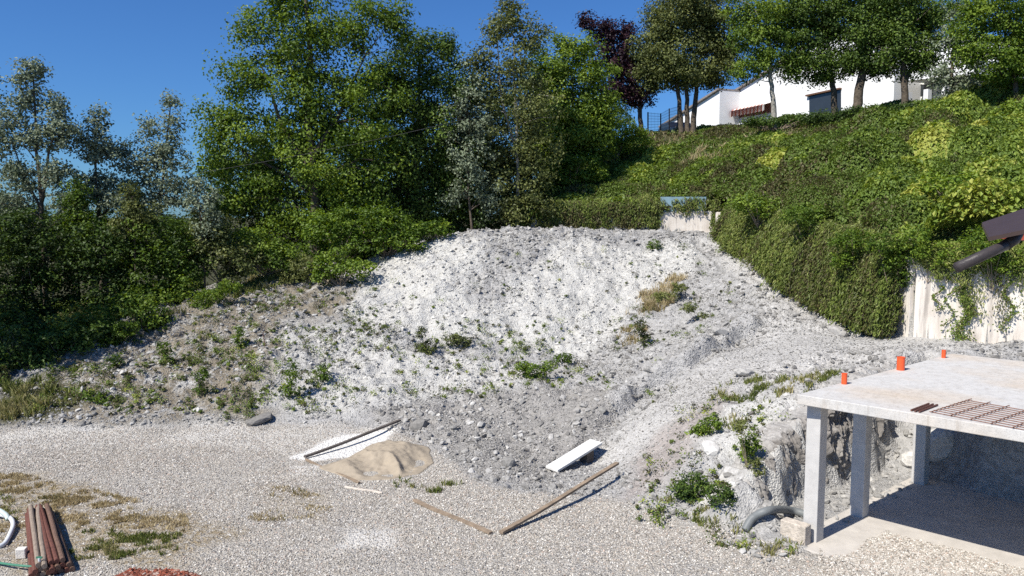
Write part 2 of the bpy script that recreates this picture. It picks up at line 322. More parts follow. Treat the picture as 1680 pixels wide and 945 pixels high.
def ground_material():
    m, n, b, o = mat('ground'); tc = N(n, 'TexCoord'); V = tc.outputs['Object']
    A = {k: N(n, 'Attribute', attribute_name=k).outputs['Fac'] for k in ('white', 'gravel', 'rampm', 'soil', 'pink', 'green', 'dirty', 'foot', 'pale')}
    def tex(scale, detail=6, rough=.65):
        t = N(n, 'TexNoise', ins={'Scale': scale, 'Detail': detail, 'Roughness': rough}); n.links.new(V, t.inputs['Vector']); return t.outputs[0]
    def vor(scale, feature='F1'):
        t = N(n, 'TexVoronoi', feature=feature, ins={'Scale': scale}); n.links.new(V, t.inputs['Vector']); return t
    def rp(src, stops): r = ramp(n, stops); n.links.new(src, r.inputs[0]); return r.outputs[0]
    v1 = vor(26.); sep = N(n, 'SeparateColor'); n.links.new(v1.outputs['Color'], sep.inputs[0]); n1, n2, n3 = tex(1.1), tex(7.), tex(30.)
    stone = rp(sep.outputs[0], [(0, (.26, .24, .22)), (.25, (.40, .375, .34)), (.6, (.50, .47, .43)), (.85, (.58, .55, .51)), (1, (.70, .68, .64))])
    crev = rp(v1.outputs['Distance'], [(.0, (1, 1, 1)), (.55, (.8, .8, .8)), (.9, (.4, .4, .4))])
    grav = mix(n, 1., stone, crev, 'MULTIPLY'); grav = mix(n, rp(n1, [(.35, (.1,)*3), (.65, (.75,)*3)]), grav, (.47, .435, .38))
    v2 = vor(9.); sep2 = N(n, 'SeparateColor'); n.links.new(v2.outputs['Color'], sep2.inputs[0])
    scree = mix(n, .5, rp(n2, [(.3, (.25, .24, .225)), (.7, (.46, .445, .42))]), rp(sep2.outputs[0], [(0, (.27, .27, .27)), (1, (.52, .51, .50))]))
    whit = mix(n, .4, rp(n2, [(.28, (.30, .29, .27)), (.45, (.52, .51, .48)), (.62, (.57, .56, .525))]), rp(sep2.outputs[0], [(0, (.40, .385, .36)), (.4, (.50, .485, .455)), (1, (.62, .605, .57))]))
    rampc = mix(n, .4, rp(n3, [(.3, (.36, .355, .345)), (.7, (.56, .55, .53))]), stone)
    soilc = rp(n2, [(.3, (.13, .11, .08)), (.7, (.32, .28, .22))]); pinkc = rp(n2, [(.3, (.24, .19, .165)), (.7, (.44, .37, .33))])
    grn = rp(n2, [(.3, (.035, .04, .018)), (.7, (.09, .085, .04))]); drt = rp(n3, [(.3, (.17, .125, .07)), (.7, (.38, .31, .20))])
    brk = rp(tex(1.6, 8, .7), [(.36, (0,)*3), (.49, (1,)*3)])
    c = scree
    c = mix(n, A['rampm'], c, rampc); pk = N(n, 'Math', operation='MULTIPLY', ins={1: .55}); n.links.new(A['pink'], pk.inputs[0]); c = mix(n, pk.outputs[0], c, pinkc)
    mul = N(n, 'Math', operation='MULTIPLY'); n.links.new(A['soil'], mul.inputs[0]); n.links.new(brk, mul.inputs[1]); c = mix(n, mul.outputs[0], c, soilc)
    ft = mix(n, 1., scree, (.82, .80, .775), 'MULTIPLY'); c = mix(n, A['foot'], c, ft)
    inv = N(n, 'Math', operation='SUBTRACT', ins={0: 1.}); n.links.new(mul.outputs[0], inv.inputs[1]); ws = N(n, 'Math', operation='MULTIPLY'); n.links.new(A['white'], ws.inputs[0]); n.links.new(inv.outputs[0], ws.inputs[1]); c = mix(n, ws.outputs[0], c, whit); c = mix(n, A['gravel'], c, grav)
    mul2 = N(n, 'Math', operation='MULTIPLY'); n.links.new(A['dirty'], mul2.inputs[0]); n.links.new(rp(n2, [(.38, (.15,)*3), (.6, (1,)*3)]), mul2.inputs[1]); c = mix(n, mul2.outputs[0], c, drt)
    c = mix(n, A['pale'], c, (.76, .74, .70)); c = mix(n, A['green'], c, grn)
    n.links.new(c, b.inputs['Base Color']); b.inputs['Roughness'].default_value = .95; b.inputs['Specular IOR Level'].default_value = .12
    vd = vor(7., 'F1'); 
    ad = N(n, 'Math', operation='ADD'); n.links.new(n3, ad.inputs[0]); n.links.new(v1.outputs['Distance'], ad.inputs[1])
    ad2 = N(n, 'Math', operation='ADD'); n.links.new(ad.outputs[0], ad2.inputs[0]); n.links.new(v2.outputs['Distance'], ad2.inputs[1])
    bp = N(n, 'Bump', ins={'Strength': .9, 'Distance': .035}); n.links.new(ad2.outputs[0], bp.inputs['Height']); n.links.new(bp.outputs[0], b.inputs['Normal'])
    return m
M_ground = ground_material()
# push the dug face and the bank roughness sideways so it is broken rock, not a smooth sheet
uu, vv = uv(gx, gy)
fm = sm(sdist(gx, gy, PIT), -.75, -.1) * (1 - sm(sdist(gx, gy, PIT), .1, .5)) * (uu > -3) * (uu < 8)
q = .16 * fbm(uu * 4.2, gz * 1.2, s=71) + .10 * (1 - 2 * np.abs(noise(uu * 6, gz * .8, s=72))); dx = fm * q * E2[0]; dy = fm * q * E2[1]
gz2 = gz + fm * .05 * fbm(gx * 6, gy * 6, s=73)
ground = mk('ground', np.stack([gx + dx, gy + dy, gz2], 1), GF, M_ground, attrs=dict(white=white, gravel=gravel, rampm=ramp_, soil=soil, pink=pink, green=green, dirty=dirty, foot=foot, pale=pale), smooth=True)
tag(ground, kind='structure')

# ------------------------------------------------------------------ loose stones (real little rocks over the ground sheet)
OCT_V = np.array([[1,0,0],[-1,0,0],[0,1,0],[0,-1,0],[0,0,1],[0,0,-1]], float)
OCT_F = np.array([[0,2,4],[2,1,4],[1,3,4],[3,0,4],[2,0,5],[1,2,5],[3,1,5],[0,3,5]])
t_ = (1 + 5 ** .5) / 2
ICO_V = np.array([[-1,t_,0],[1,t_,0],[-1,-t_,0],[1,-t_,0],[0,-1,t_],[0,1,t_],[0,-1,-t_],[0,1,-t_],[t_,0,-1],[t_,0,1],[-t_,0,-1],[-t_,0,1]]) / np.hypot(1, t_)
ICO_F = np.array([[0,11,5],[0,5,1],[0,1,7],[0,7,10],[0,10,11],[1,5,9],[5,11,4],[11,10,2],[10,7,6],[7,1,8],[3,9,4],[3,4,2],[3,2,6],[3,6,8],[3,8,9],[4,9,5],[2,4,11],[6,2,10],[8,6,7],[9,8,1]])
def rotmats(n, g, tilt=1.):
    a = g.uniform(0, 2 * np.pi, n); b = g.normal(0, .5 * tilt, n); c = g.normal(0, .5 * tilt, n)
    ca, sa, cb, sb, cc, sc = np.cos(a), np.sin(a), np.cos(b), np.sin(b), np.cos(c), np.sin(c); z = np.zeros(n); o = np.ones(n)
    Rz = np.stack([ca, -sa, z, sa, ca, z, z, z, o], 1).reshape(n, 3, 3); Rx = np.stack([o, z, z, z, cb, -sb, z, sb, cb], 1).reshape(n, 3, 3); Ry = np.stack([cc, z, sc, z, o, z, -sc, z, cc], 1).reshape(n, 3, 3)
    return Rz @ Rx @ Ry
def stones(P, size, g, base='ico', flat=.55, sink=.25):
    BV, BF = (ICO_V, ICO_F) if base == 'ico' else (OCT_V, OCT_F); n = len(P); k = len(BV)
    sc = size[:, None] * .5 * np.stack([g.uniform(.8, 1.35, n), g.uniform(.6, 1.0, n), g.uniform(.7, 1.3, n) * flat], 1)
    V = BV[None] * (1 + g.uniform(-.28, .28, (n, k, 1))) * sc[:, None, :]
    V = np.einsum('nij,nkj->nki', rotmats(n, g), V) + P[:, None, :]; V[:, :, 2] += (size * flat * .5 * (1 - 2 * sink))[:, None]
    F = (BF[None] + (np.arange(n) * k)[:, None, None]).reshape(-1, 3)
    return V.reshape(-1, 3), F, k
def inview(x, y, pad=1.0): return np.abs(x) < y * (840 / CF) + pad
def scatter(n, x0, x1, y0, y1, g, wfun):
    x = g.uniform(x0, x1, n); y = g.uniform(y0, y1, n); k = inview(x, y, .6); x, y = x[k], y[k]
    k = g.uniform(0, 1, len(x)) < wfun(x, y); return x[k], y[k]
SANDP = gp([(520,770),(570,752),(610,728),(660,724),(705,735),(712,760),(690,778),(640,787),(585,790)])
SHEETP = gp([(490,757),(570,725),(650,700),(700,715),(600,760),(500,765)])
g = np.random.default_rng(11)
def wg(x, y):
    k = sdist(x, y, GRAV) + .3 * fbm(x * 1.5, y * 1.5, s=11); s = sm(k, -.2, .2)
    pit = sdist(x, y, PIT) > -.3; sand = sdist(x, y, SANDP) > -.05
    return s * (~pit) * (~sand) * (sdist(x, y, FLR) < 0) * (1 - pm([(480,750),(556,712),(650,704),(615,748),(515,758)], .12, .25, s=16, x=x, y=y)) * (1 - .6 * pm([(555,868),(645,872),(655,908),(555,903)], .2, .5, s=17, x=x, y=y)) * (.38 + .62 * sm(fbm(x * .45, y * .8, s=80), -.35, .15)) * (1 - .8 * pm([(-20,775),(120,800),(260,850),(360,870),(300,945),(-20,945)], .5, 1.2, s=13, x=x, y=y))
x, y = scatter(270000, -15, 9, 10.5, 22.5, g, wg)
sz = .022 + .03 * g.random(len(x)) ** 2; P = np.stack([x, y, H(x, y)], 1); V_, F_, k_ = stones(P, sz, g, 'oct', .6)
M_grav = tintmat('gravel_stone', [(0, (.24, .215, .185)), (.25, (.41, .37, .315)), (.55, (.53, .485, .425)), (.66, (.48, .37, .30)), (.7, (.59, .55, .485)), (1, (.74, .71, .655))], bump=.1)
o = mk('gravel', V_, F_, M_grav, attrs=dict(tint=np.repeat(g.random(len(x)), k_))); tag(o, 'pale pebbly gravel spread over the yard', 'gravel', kind='stuff')
# rubble on the slopes
M_scree = tintmat('scree_stone', [(0, (.18, .17, .158)), (.35, (.29, .28, .262)), (.75, (.39, .375, .352)), (1, (.52, .505, .475))])
M_white = tintmat('marl_stone', [(0, (.17, .162, .148)), (.12, (.34, .33, .31)), (.25, (.47, .455, .425)), (1, (.63, .61, .575))])
def wr(x, y):
    zl = f_low(x, y); b = sm(-sdist(x, y, GRAV), -.15, .3) * (sdist(x, y, HILLP) < -.3) * (sdist(x, y, woodP) < .4)
    pit = sdist(x, y, PIT); return b * (pit < -.3) * (.35 + .65 * sm(fbm(x * .6, y * .6, s=90), -.25, .15))
x, y = scatter(210000, -17, 14.5, 15, 37, g, wr)
wh = np.maximum(pm(Zwhite, s=1, x=x, y=y), w2f(x, y)) * (1 - pm(Zchute, .5, .6, s=3, x=x, y=y)); wh = np.maximum(wh, .9 * pm(Zrock, .3, s=4, x=x, y=y))
onr = np.exp(-(lined(x, y, RUTM) / 1.3) ** 2); sz = .028 + .04 * g.random(len(x)) ** 2 + .2 * g.random(len(x)) ** 22 * (1 - .8 * onr)
P = np.stack([x, y, H(x, y)], 1); isw = g.random(len(x)) < wh
for nm, kk, mm, lb in (('scree', ~isw, M_scree, 'grey broken shale littering the ramp and foot of the mound'), ('marl_rubble', isw, M_white, 'whitish crumbled marl covering the mound face')):
    V_, F_, k_ = stones(P[kk], sz[kk] * (.8 if nm != 'scree' else 1), g, 'ico', .5); o = mk(nm, V_, F_, mm, attrs=dict(tint=np.repeat(g.random(kk.sum()), k_))); tag(o, lb, 'rubble', kind='stuff')
# rubble along the pit corridor beside the columns
x_ = []; 
uq = g.uniform(-1.5, 6.4, 900); vq = g.uniform(-1.2, -.1, 900); Q = np.array([XY(a, b_) for a, b_ in zip(uq, vq)])
P = np.stack([Q[:, 0], Q[:, 1], H(Q[:, 0], Q[:, 1])], 1); sz = .03 + .2 * g.random(900) ** 6; V_, F_, k_ = stones(P, sz, g); o = mk('pit_rubble', V_, F_, M_scree, attrs=dict(tint=np.repeat(g.uniform(.3, .9, 900), k_))); tag(o, 'small rubble on the dug strip between rock face and columns', 'rubble', kind='stuff')
# the freshly dug rock face beside the garage
fp_ = np.array(FACE); fl_ = np.concatenate([[0], np.cumsum(np.hypot(*np.diff(fp_, axis=0).T))]); nu = int(fl_[-1] / .028); nh = 90
qs = np.linspace(0, fl_[-1], nu); fu = np.interp(qs, fl_, fp_[:, 0]); fv = np.interp(qs, fl_, fp_[:, 1]); tu = np.gradient(fu, qs); tv = np.gradient(fv, qs); nrm = np.hypot(tu, tv); nu_, nv_ = tv / nrm, -tu / nrm   # points towards -v side
tops_ = XY(0, 0)[None] + np.outer(fu + nu_ * .75, E1) + np.outer(fv + nv_ * .75, E2); ztop = np.minimum(H(tops_[:, 0], tops_[:, 1]) + .03, 2.2)
U_, K_ = np.meshgrid(np.arange(nu), np.linspace(0, 1, nh), indexing='ij'); U_ = U_.ravel(); K_ = K_.ravel(); kk = np.clip(K_ / .86, 0, 1); over = np.clip((K_ - .86) / .14, 0, 1)
zz = -.12 + (ztop[U_] + .12) * np.sin(kk * np.pi / 2) ** .9; setb = .05 + .30 * kk ** 1.5 + .55 * over
su = qs[U_]; blk = fbm(su * 1.6, zz * .9, s=501) * .11 + .10 * (1 - 2 * np.abs(noise(su * 3.6 + .6 * zz, zz * 1.1, s=502))) + .07 * noise(su * 9, zz * 5, s=503) + .05 * (1 - 2 * np.abs(noise(su * 13, zz * 2.5, s=505))) + .03 * noise(su * 26, zz * 22, s=504)
setb = setb + blk * (1 - .85 * over) * sm(kk, 0, .12)
pu = fu[U_] + nu_[U_] * setb; pv = fv[U_] + nv_[U_] * setb; RX = O[0] + pu * E1[0] + pv * E2[0]; RY = O[1] + pu * E1[1] + pv * E2[1]
zg = H(RX, RY); zz = np.where(over > 0, np.maximum(zz, zg + .02 * (1 - over) - .05 * (over > .9)), zz)
ii = np.arange(nu * nh).reshape(nu, nh); RF = np.stack([ii[:-1, :-1], ii[1:, :-1], ii[1:, 1:], ii[:-1, 1:]], -1).reshape(-1, 4)
def rockmat():
    m, n, b, o = mat('marl_rock'); tc = N(n, 'TexCoord'); mp = N(n, 'Mapping'); mp.inputs['Scale'].default_value = (1, 1, .5); n.links.new(tc.outputs['Object'], mp.inputs[0]); a = N(n, 'TexNoise', ins={'Scale': 2.6, 'Detail': 9, 'Roughness': .72}); c = N(n, 'TexNoise', ins={'Scale': 16., 'Detail': 6, 'Roughness': .7}); n.links.new(mp.outputs[0], a.inputs[0]); n.links.new(mp.outputs[0], c.inputs[0])
    at = N(n, 'Attribute', attribute_name='tint'); w1 = ramp(n, [(.36, (.38, .37, .35)), (.48, (.54, .525, .50)), (.62, (.68, .665, .63))]); w2 = ramp(n, [(.35, (.18, .165, .15)), (.55, (.27, .25, .23)), (.7, (.38, .36, .335))]); n.links.new(a.outputs[0], w1.inputs[0]); n.links.new(a.outputs[0], w2.inputs[0])  # w1 colours the sunlit rock, w2 the same rock in shade
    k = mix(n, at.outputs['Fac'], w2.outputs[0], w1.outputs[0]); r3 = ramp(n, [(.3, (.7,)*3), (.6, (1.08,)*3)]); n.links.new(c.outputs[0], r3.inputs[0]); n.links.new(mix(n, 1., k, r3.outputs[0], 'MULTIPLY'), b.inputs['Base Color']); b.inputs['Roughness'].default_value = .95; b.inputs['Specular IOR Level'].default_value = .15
    bp = N(n, 'Bump', ins={'Strength': .8, 'Distance': .04}); n.links.new(c.outputs[0], bp.inputs['Height']); n.links.new(bp.outputs[0], b.inputs['Normal']); return m
o = mk('rock_face', np.stack([RX, RY, zz], 1), RF, rockmat(), attrs=dict(tint=np.clip(1 - sm(fu[U_] + .25 * fbm(su * 2, zz * 2, s=509), -.1, .9) + .35 * sm(kk, .8, 1), 0, 1))); tag(o, kind='structure')  # sunlit and shaded tones painted in: pale left end, brown-grey behind the columns
# distinct rocks
def rock(px, py, size, label, tint=.6, flat=.4, mm=None, seed=1, name='rock'):
    gg = np.random.default_rng(seed); p = hit(px, py); p[2] = float(H(p[0:1], p[1:2])[0])
    me = MB(); import bmesh
    bm = bmesh.new(); bmesh.ops.create_icosphere(bm, subdivisions=2, radius=.5)
    sc = np.array([1.2, .85, flat * 1.6]) * size; a = gg.uniform(0, 6.28); V = []
    for v in bm.verts:
        c = np.array(v.co); c = c * (1 + .35 * float(fbm(np.array([c[0] * 2 + seed]), np.array([c[1] * 2]), np.array([c[2] * 2]))[0]))
        c = np.clip(c, -.42, .40) * sc; V.append((c[0] * math.cos(a) - c[1] * math.sin(a) + p[0], c[0] * math.sin(a) + c[1] * math.cos(a) + p[1], c[2] + .25 * c[0] + p[2] + size * flat * .3))
    F = np.array([[q.index for q in f.verts] for f in bm.faces]); bm.free()
    o = mk(name, np.array(V), F, mm or M_scree, attrs=dict(tint=np.full(len(V), tint)), origin=p); tag(o, label, 'rock', 'loose rocks on the slopes'); return o
rock(425, 692, .75, 'flat dark shale slab lying at the gravel edge on the left', .1, .22, seed=3)
rock(688, 700, .5, 'dark angular rock in the grey spoil above the sand pile', .15, .6, seed=4)
rock(835, 771, .35, 'dark boulder half sunk in grey spoil right of the sand pile', .25, .6, seed=5)
rock(1180, 560, .5, 'pale flat stone on the brow where the ramp bends', .8, .35, seed=6)
rock(1222, 615, .7, 'flat light grey slab resting on the ramp above the grass tufts', .85, .25, seed=7)
rock(1375, 545, .6, 'broad grey stone by the foot of the ivy wall', .7, .35, seed=8)
rock(1500, 765, .6, 'smooth whitish boulder beside the rear column', .95, .5, M_white, 9)
rock(1538, 742, .7, 'large pale rock beyond the rear column under the slab', .9, .8, M_white, 10)
rock(1165, 745, .5, 'flat white stone jutting from the bushy bank', .95, .25, M_white, 12)

# ------------------------------------------------------------------ the garage slab, columns, floor, back wall
M_conc = simple('concrete', (.50, .49, .47), .85, .12, 3, .15, 60)
def slabtop():
    m, n, b, o = mat('slab_concrete'); tc = N(n, 'TexCoord'); a = N(n, 'TexNoise', ins={'Scale': .45, 'Detail': 5}); bb = N(n, 'TexNoise', ins={'Scale': 5., 'Detail': 8, 'Roughness': .7}); c = N(n, 'TexNoise', ins={'Scale': 45., 'Detail': 4})
    for q in (a, bb, c): n.links.new(tc.outputs['Object'], q.inputs['Vector'])
    r = ramp(n, [(.42, (.55, .535, .51)), (.62, (.55, .475, .39))]); n.links.new(a.outputs[0], r.inputs[0]); r2 = ramp(n, [(.3, (.86,)*3), (.52, (1,)*3), (.68, (1.07,)*3)]); n.links.new(bb.outputs[0], r2.inputs[0])
    r3 = ramp(n, [(.25, (.75,)*3), (.5, (1,)*3)]); n.links.new(c.outputs[0], r3.inputs[0])
    mp = N(n, 'Mapping'); mp.inputs['Scale'].default_value = (5, 5, .5); n.links.new(tc.outputs['Object'], mp.inputs[0]); dn = N(n, 'TexNoise', ins={'Scale': 1.7, 'Detail': 8, 'Roughness': .75}); n.links.new(mp.outputs[0], dn.inputs['Vector']); r4 = ramp(n, [(.36, (.62, .56, .50)), (.47, (1,)*3)]); n.links.new(dn.outputs[0], r4.inputs[0]); k = mix(n, 1., r.outputs[0], r2.outputs[0], 'MULTIPLY'); k = mix(n, 1., k, r3.outputs[0], 'MULTIPLY'); k = mix(n, .4, k, r4.outputs[0], 'MULTIPLY'); n.links.new(k, b.inputs['Base Color']); b.inputs['Roughness'].default_value = .85; b.inputs['Specular IOR Level'].default_value = .25
    bp = N(n, 'Bump', ins={'Strength': .25, 'Distance': .01}); n.links.new(c.outputs[0], bp.inputs['Height']); n.links.new(bp.outputs[0], b.inputs['Normal']); return m
M_slab = slabtop(); M_dark = simple('column_concrete', (.50, .485, .465), .85, .1, 4, .12, 50)
a_ = at_z(1308, 647, 2.77); b_ = at_z(1561, 580, 2.77); c_ = at_z(1680, 707, 2.77)
ua, va = uv(a_[0], a_[1]); e1s = (b_ - a_); e2s = (c_ - a_); e2s = e2s / np.linalg.norm(e2s) * 6.8
carport = thing('garage_shell', 'unfinished concrete garage with flat roof slab on square columns', 'garage', (c1[0], c1[1], 0))
slab = MB().prism([a_ - (0, 0, .18), a_ + e2s - (0, 0, .18), a_ + e2s + e1s - (0, 0, .18), a_ + e1s - (0, 0, .18)], (0, 0, .18)).build('roof_slab', M_slab, carport, bevel=.012)
E1_, E2_ = np.array([*E1, 0]), np.array([*E2, 0]); Zv = np.array([0, 0, 1.])
for c in (c1, c2, c3):   # visible near edge is the corner nearest the camera
    q = np.array([c[0], c[1], 0]) + E1_ * .135 - E2_ * .135
    MB().box(q + Zv * 1.265, E1_ * .27, E2_ * .27, Zv * 2.65).build('column', M_dark, carport, bevel=.012)
# rear wall of concrete blocks
def blockmat():
    m, n, b, o = mat('concrete_block'); tc = N(n, 'TexCoord'); br = N(n, 'TexBrick', ins={'Scale': 1., 'Mortar Size': .008, 'Brick Width': .8, 'Row Height': .5}); mp = N(n, 'Mapping'); mp.inputs['Rotation'].default_value = (math.pi / 2, 0, math.atan2(E2[1], E2[0]))
    br.inputs['Color1'].default_value = (.24, .24, .25, 1); br.inputs['Color2'].default_value = (.21, .21, .22, 1); br.inputs['Mortar'].default_value = (.2, .2, .21, 1)
    sepn = N(n, 'SeparateXYZ'); cm = N(n, 'CombineXYZ'); n.links.new(tc.outputs['Object'], sepn.inputs[0])
    ma = N(n, 'Math', operation='MULTIPLY', ins={1: E2[0]}); mb_ = N(n, 'Math', operation='MULTIPLY', ins={1: E2[1]}); ad = N(n, 'Math', operation='ADD')
    n.links.new(sepn.outputs[0], ma.inputs[0]); n.links.new(sepn.outputs[1], mb_.inputs[0]); n.links.new(ma.outputs[0], ad.inputs[0]); n.links.new(mb_.outputs[0], ad.inputs[1]); n.links.new(ad.outputs[0], cm.inputs[0]); n.links.new(sepn.outputs[2], cm.inputs[1])
    n.links.new(cm.outputs[0], br.inputs['Vector']); n.links.new(br.outputs[0], b.inputs['Base Color']); b.inputs['Roughness'].default_value = .9; return m
wl = at_z(1557, 764); wlu, wlv = uv(wl[0], wl[1])
q0 = np.array([*XY(wlu, wlv), 0]); L = 7.5
MB().box(q0 + E2_ * L / 2 + E1_ * .12 + Zv * 1.275, E2_ * L, E1_ * .24, Zv * 2.625).build('rear_wall', blockmat(), carport)
# floor
M_floor = simple('floor_concrete', (.50, .465, .42), .8, .12, 2.5, .12, 50)
fl = FLR
MB().prism([(p[0], p[1], -.12) for p in fl], (0, 0, .135)).build('floor_slab', M_floor, carport, bevel=.01)
# broken block under the near corner of the first column
bp0 = XY(-.06, -.30)
MB().box(np.array([bp0[0], bp0[1], .19]) - E1_ * .15 , E1_ * .22, E2_ * .5, Zv * .38).build('concrete_block', simple('block_pale', (.50, .44, .37), .9, .3, 9, .8, 30), None, origin=(bp0[0], bp0[1], 0), bevel=.02)
tag(bpy.data.objects['concrete_block'], 'rough pale concrete block at the foot of the first column', 'concrete block')
# gravel strip washed over the floor edge at the right
SPILL = [tuple(at_z(*q)[:2]) for q in [(1345,902),(1352,918),(1400,910),(1422,890),(1455,874),(1500,886),(1600,911),(1690,938),(1690,1100),(1345,1100)]]
x, y = scatter(90000, 4.5, 12, 9.5, 14.5, g, lambda x, y: sm(sdist(x, y, SPILL) + .08 * fbm(x * 2.5, y * 2.5, s=33), -.06, .08) * 1.)
sz = .022 + .03 * g.random(len(x)) ** 2; V_, F_, k_ = stones(np.stack([x, y, np.where(sdist(x, y, [tuple(p) for p in fl]) > -.02, .015, .0)], 1), sz, g, 'oct', .6)
o = mk('gravel_spill', V_, F_, M_grav, attrs=dict(tint=np.repeat(g.random(len(x)), k_))); tag(o, 'warm gravel spilled onto the edge of the concrete floor', 'gravel', kind='stuff')
# orange tubes standing on the slab
M_or = simple('orange_plastic', (.78, .10, .025), .45, .06, 8, .0, spec=.5)
def orange(px, py, hpx, wpx, label):
    p = at_z(px, py, 2.771); s = p[1] / CF; r = wpx * s / 2; h = hpx * s
    t = MB(); n = 20; ring = [(r * math.cos(2 * math.pi * k / n), r * math.sin(2 * math.pi * k / n)) for k in range(n)]; v = []; f = []
    for zz, rr in ((0, 1.0), (h * .93, 1.0), (h * .93, 1.06), (h, 1.06), (h, .86), (.02, .86)): v += [(p[0] + a * rr, p[1] + b * rr, p[2] + zz) for a, b in ring]
    for i in range(5): f += [(i * n + k, i * n + (k + 1) % n, (i + 1) * n + (k + 1) % n, (i + 1) * n + k) for k in range(n)]
    f.append(tuple(5 * n + k for k in range(n)))
    tag(t.add(v, f).build('pipe_stub', M_or, None, origin=p), label, 'pipe stub', 'orange pipe stubs on the garage slab')
orange(1385, 630, 18, 9, 'thin orange pipe stub on the slab nearest its front corner')
orange(1477.5, 607, 22, 12.5, 'thickest orange pipe stub standing midway along the slab edge')
orange(1548, 587, 13, 6.5, 'smallest orange pipe stub near the slab far corner')
# rebar mesh and loose bars
M_rust = simple('rust', (.20, .085, .05), .8, .35, 30, .3, 120); M_rust2 = simple('rust_dark', (.13, .06, .045), .8, .35, 30, .3, 120)
mesh = thing('rebar_mesh', 'rusty welded steel mesh panel lying on the slab', 'steel mesh', at_z(1600, 685, 2.78)); g0 = at_z(1530, 676, 2.785); gA = at_z(1592, 656, 2.785); gB = at_z(1664, 702, 2.785)
d1 = (gA - g0); d2 = (gB - g0); d2n = d2 / np.linalg.norm(d2); d1n = d1 / np.linalg.norm(d1); L1 = np.linalg.norm(d1) ; L2 = 3.0
la = MB(); lb = MB()
k = 0
while k * .15 <= L1 + .01:
    la.tube([g0 + d1n * k * .15 - d2n * .05, g0 + d1n * k * .15 + d2n * L2], .0065, 6); k += 1
k = 0
while k * .3 <= L2: lb.tube([g0 + d2n * k * .3 - d1n * .05 + Zv * .013, g0 + d2n * k * .3 + d1n * (L1 + .05) + Zv * .013], .0075, 6); k += 1
la.build('long_bars', M_rust, mesh); lb.build('cross_bars', M_rust, mesh)
for k, (p, q_, lbl) in enumerate([((1495, 673), (1524, 662), 'outermost rusty rebar offcut beside the steel mesh'), ((1501, 674.5), (1531, 663), 'middle rusty rebar offcut beside the steel mesh'), ((1508, 675.5), (1538, 664), 'rusty rebar offcut closest to the steel mesh')]):
    A_, B_ = at_z(*p, 2.79), at_z(*q_, 2.79); tag(MB().tube([A_, B_], .016, 6).build('rebar', M_rust2, None, origin=A_), lbl, 'steel bar', 'loose rebar on the slab')

# ------------------------------------------------------------------ retaining walls
def stained():
    m, n, b, o = mat('rendered_wall'); tc = N(n, 'TexCoord'); mp = N(n, 'Mapping'); mp.inputs['Scale'].default_value = (3, 3, .25); n.links.new(tc.outputs['Object'], mp.inputs[0])
    a = N(n, 'TexNoise', ins={'Scale': 1.2, 'Detail': 7, 'Roughness': .7}); n.links.new(mp.outputs[0], a.inputs['Vector']); c = N(n, 'TexNoise', ins={'Scale': 1.6, 'Detail': 6}); n.links.new(tc.outputs['Object'], c.inputs['Vector'])
    r = ramp(n, [(.34, (.38, .34, .30)), (.46, (.66, .60, .53)), (.6, (.76, .71, .64))]); n.links.new(a.outputs[0], r.inputs[0]); r2 = ramp(n, [(.35, (.84, .82, .80)), (.6, (1.02,)*3)]); n.links.new(c.outputs[0], r2.inputs[0])
    n.links.new(mix(n, 1., r.outputs[0], r2.outputs[0], 'MULTIPLY'), b.inputs['Base Color']); b.inputs['Roughness'].default_value = .9
    bp = N(n, 'Bump', ins={'Strength': .2, 'Distance': .02}); n.links.new(a.outputs[0], bp.inputs['Height']); n.links.new(bp.outputs[0], b.inputs['Normal']); return m
M_wall = stained()
def wallseg(A, B, zb, zt0, zt1, name, label, th=.34):
    A = np.array([*A, 0.]); B = np.array([*B, 0.]); d = (B - A) / np.linalg.norm(B - A); nn = np.array([-d[1], d[0], 0]); 
    if nn[1] < 0: nn = -nn
    v = []
    for off in (-.08, th - .08):
        v += [A + nn * off + Zv * zb, B + nn * off + Zv * zb, B + nn * off + Zv * zt1, A + nn * off + Zv * zt0]
    o = MB().add(v, [(0, 1, 2, 3), (7, 6, 5, 4), (0, 4, 5, 1), (3, 2, 6, 7), (1, 5, 6, 2), (0, 3, 7, 4)]).build(name, M_wall, None, origin=(A + B) / 2, bevel=.015)
    return tag(o, label, 'retaining wall')
W_ = WALL
wallseg(W_[0], W_[1], 4.2, 6.1, 6.3, 'retaining_wall', 'low white retaining wall behind the mound top, hung with vines')
wallseg((9.60, 36.95), (10.0, 34.9), 3.5, 6.25, 6.15, 'retaining_wall', 'short corner piece of retaining wall behind the ivy at the end of the low wall')
wallseg(W_[2], W_[3], 1.5, 6.15, 4.85, 'retaining_wall', 'retaining wall buried under the big ivy sheet beside the ramp')
wallseg((11.40, 21.95), W_[4], 1.5, 4.8, 4.65, 'retaining_wall', 'bright stained white retaining wall exposed right of the ivy')
wallseg((14.46, 20.08), (31, 13), 1.5, 4.65, 4.6, 'retaining_wall', 'continuation of the white retaining wall beyond the frame edge')
M_tarp = simple('tarp', (.22, .33, .38), .6, .15, 3, .1, 20)
P0 = at_y(1085, 347, 37.0); P1 = at_y(1160, 347, 36.9); P0[2] = P1[2] = 6.28
MB().box((P0 + P1) / 2 + Zv * .33 + np.array([0, .25, 0]), (P1 - P0) * np.array([1, 1, 0]), (0, .05, 0), Zv * .7).build('screen_panel', M_tarp, None, origin=(P0 + P1) / 2)
tag(bpy.data.objects['screen_panel'], 'blue grey screening panel on top of the low wall behind vines', 'panel')

